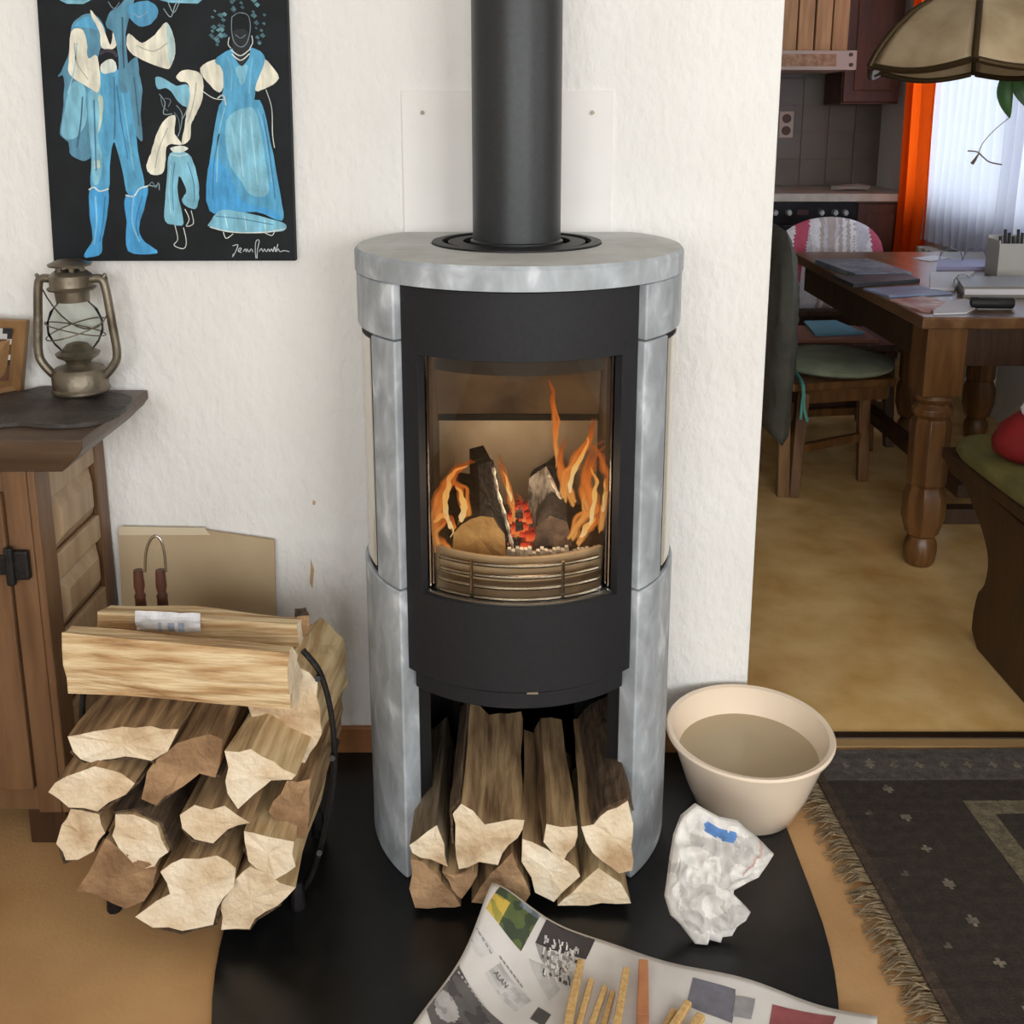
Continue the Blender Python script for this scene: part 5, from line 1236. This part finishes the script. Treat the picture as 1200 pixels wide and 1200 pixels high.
MB().lathe([(.012,zR+.20),(.02,zR+.16),(.03,zR+.11),(.03,zR+.08),(.018,zR+.055),(0,zR+.05)], LX, yl, 16).build('bulb', M['sheet_white'], lam, smooth=60)
# hanging plant
yp = 1.35
pc = P(1275,-10,y=yp); pltn = thing('hanging_plant', 'trailing green plant hanging at the right edge beside the lamp', 'plant', (pc.x,yp,pc.z-.08))
MB().lathe([(0,pc.z-.08),(.05,pc.z-.08),(.075,pc.z+.03),(.08,pc.z+.04),(.07,pc.z+.04),(.06,pc.z+.02),(0,pc.z+.02)], pc.x, yp, 24, caps=False).build('pot', M['plain_pot'], pltn, smooth=40)
for a in (0, 120, 240): MB().tube([(pc.x+.078*math.cos(R(a)),yp+.078*math.sin(R(a)),pc.z+.035),(pc.x,yp,pc.z+.34)], .002, 5).build('cord', M['twig'], pltn)
MB().tube([(pc.x,yp,pc.z+.335),(pc.x,yp,ZC)], .002, 5).build('cord', M['twig'], pltn)
Q = lambda u, v, dy=0: P(u, v, y=yp+dy)
def leaf(base, tip, wid, nrm):
    base, tip = Vector(base), Vector(tip); d_ = tip-base; sd = d_.cross(Vector(nrm)).normalized(); nn = sd.cross(d_).normalized()
    def fn(s_, t):
        w_ = wid*math.sin(math.pi*min(1, t*.93+.05))**.75*(1.15-.45*t); x = (s_-.5)*2
        return base+d_*t+sd*w_*x+nn*(abs(x)*w_*.35-.02*math.sin(math.pi*t))
    MB().grid(fn, 6, 10).build('leaf', M['leaf'], pltn, smooth=180, solid=.0015)
stem = catmull([Vector((pc.x-.04,yp,pc.z+.03)), Q(1225,20), Q(1205,60), Q(1190,84), Q(1178,84)], 5)
MB().tube(stem, .0025, 6).build('stem', M['leaf'], pltn)
leaf(Q(1178,84), Q(1183,138), .033, (.3,-1,.1)); leaf(Q(1192,82), Q(1206,128,.02), .03, (-.4,-1,.1)); leaf(Q(1208,60), Q(1226,110,-.03), .035, (.2,-1,.2)); leaf(Q(1225,20), Q(1245,70,.04), .035, (.2,-1,.2))
MB().tube(catmull([Q(1183,138), Q(1168,150), Q(1153,166), Q(1147,178)], 5), .0014, 5).build('stem', M['twig'], pltn)
MB().tube(catmull([Q(1134,177), Q(1145,178), Q(1152,184), Q(1160,190), Q(1174,193)], 5), .0022, 6).build('dry_twig', M['twig'], pltn)
MB().tube([Q(1147,180), Q(1142,188), Q(1139,192)], [.002,.005,.006], 7).build('dry_flower', M['twig'], pltn)
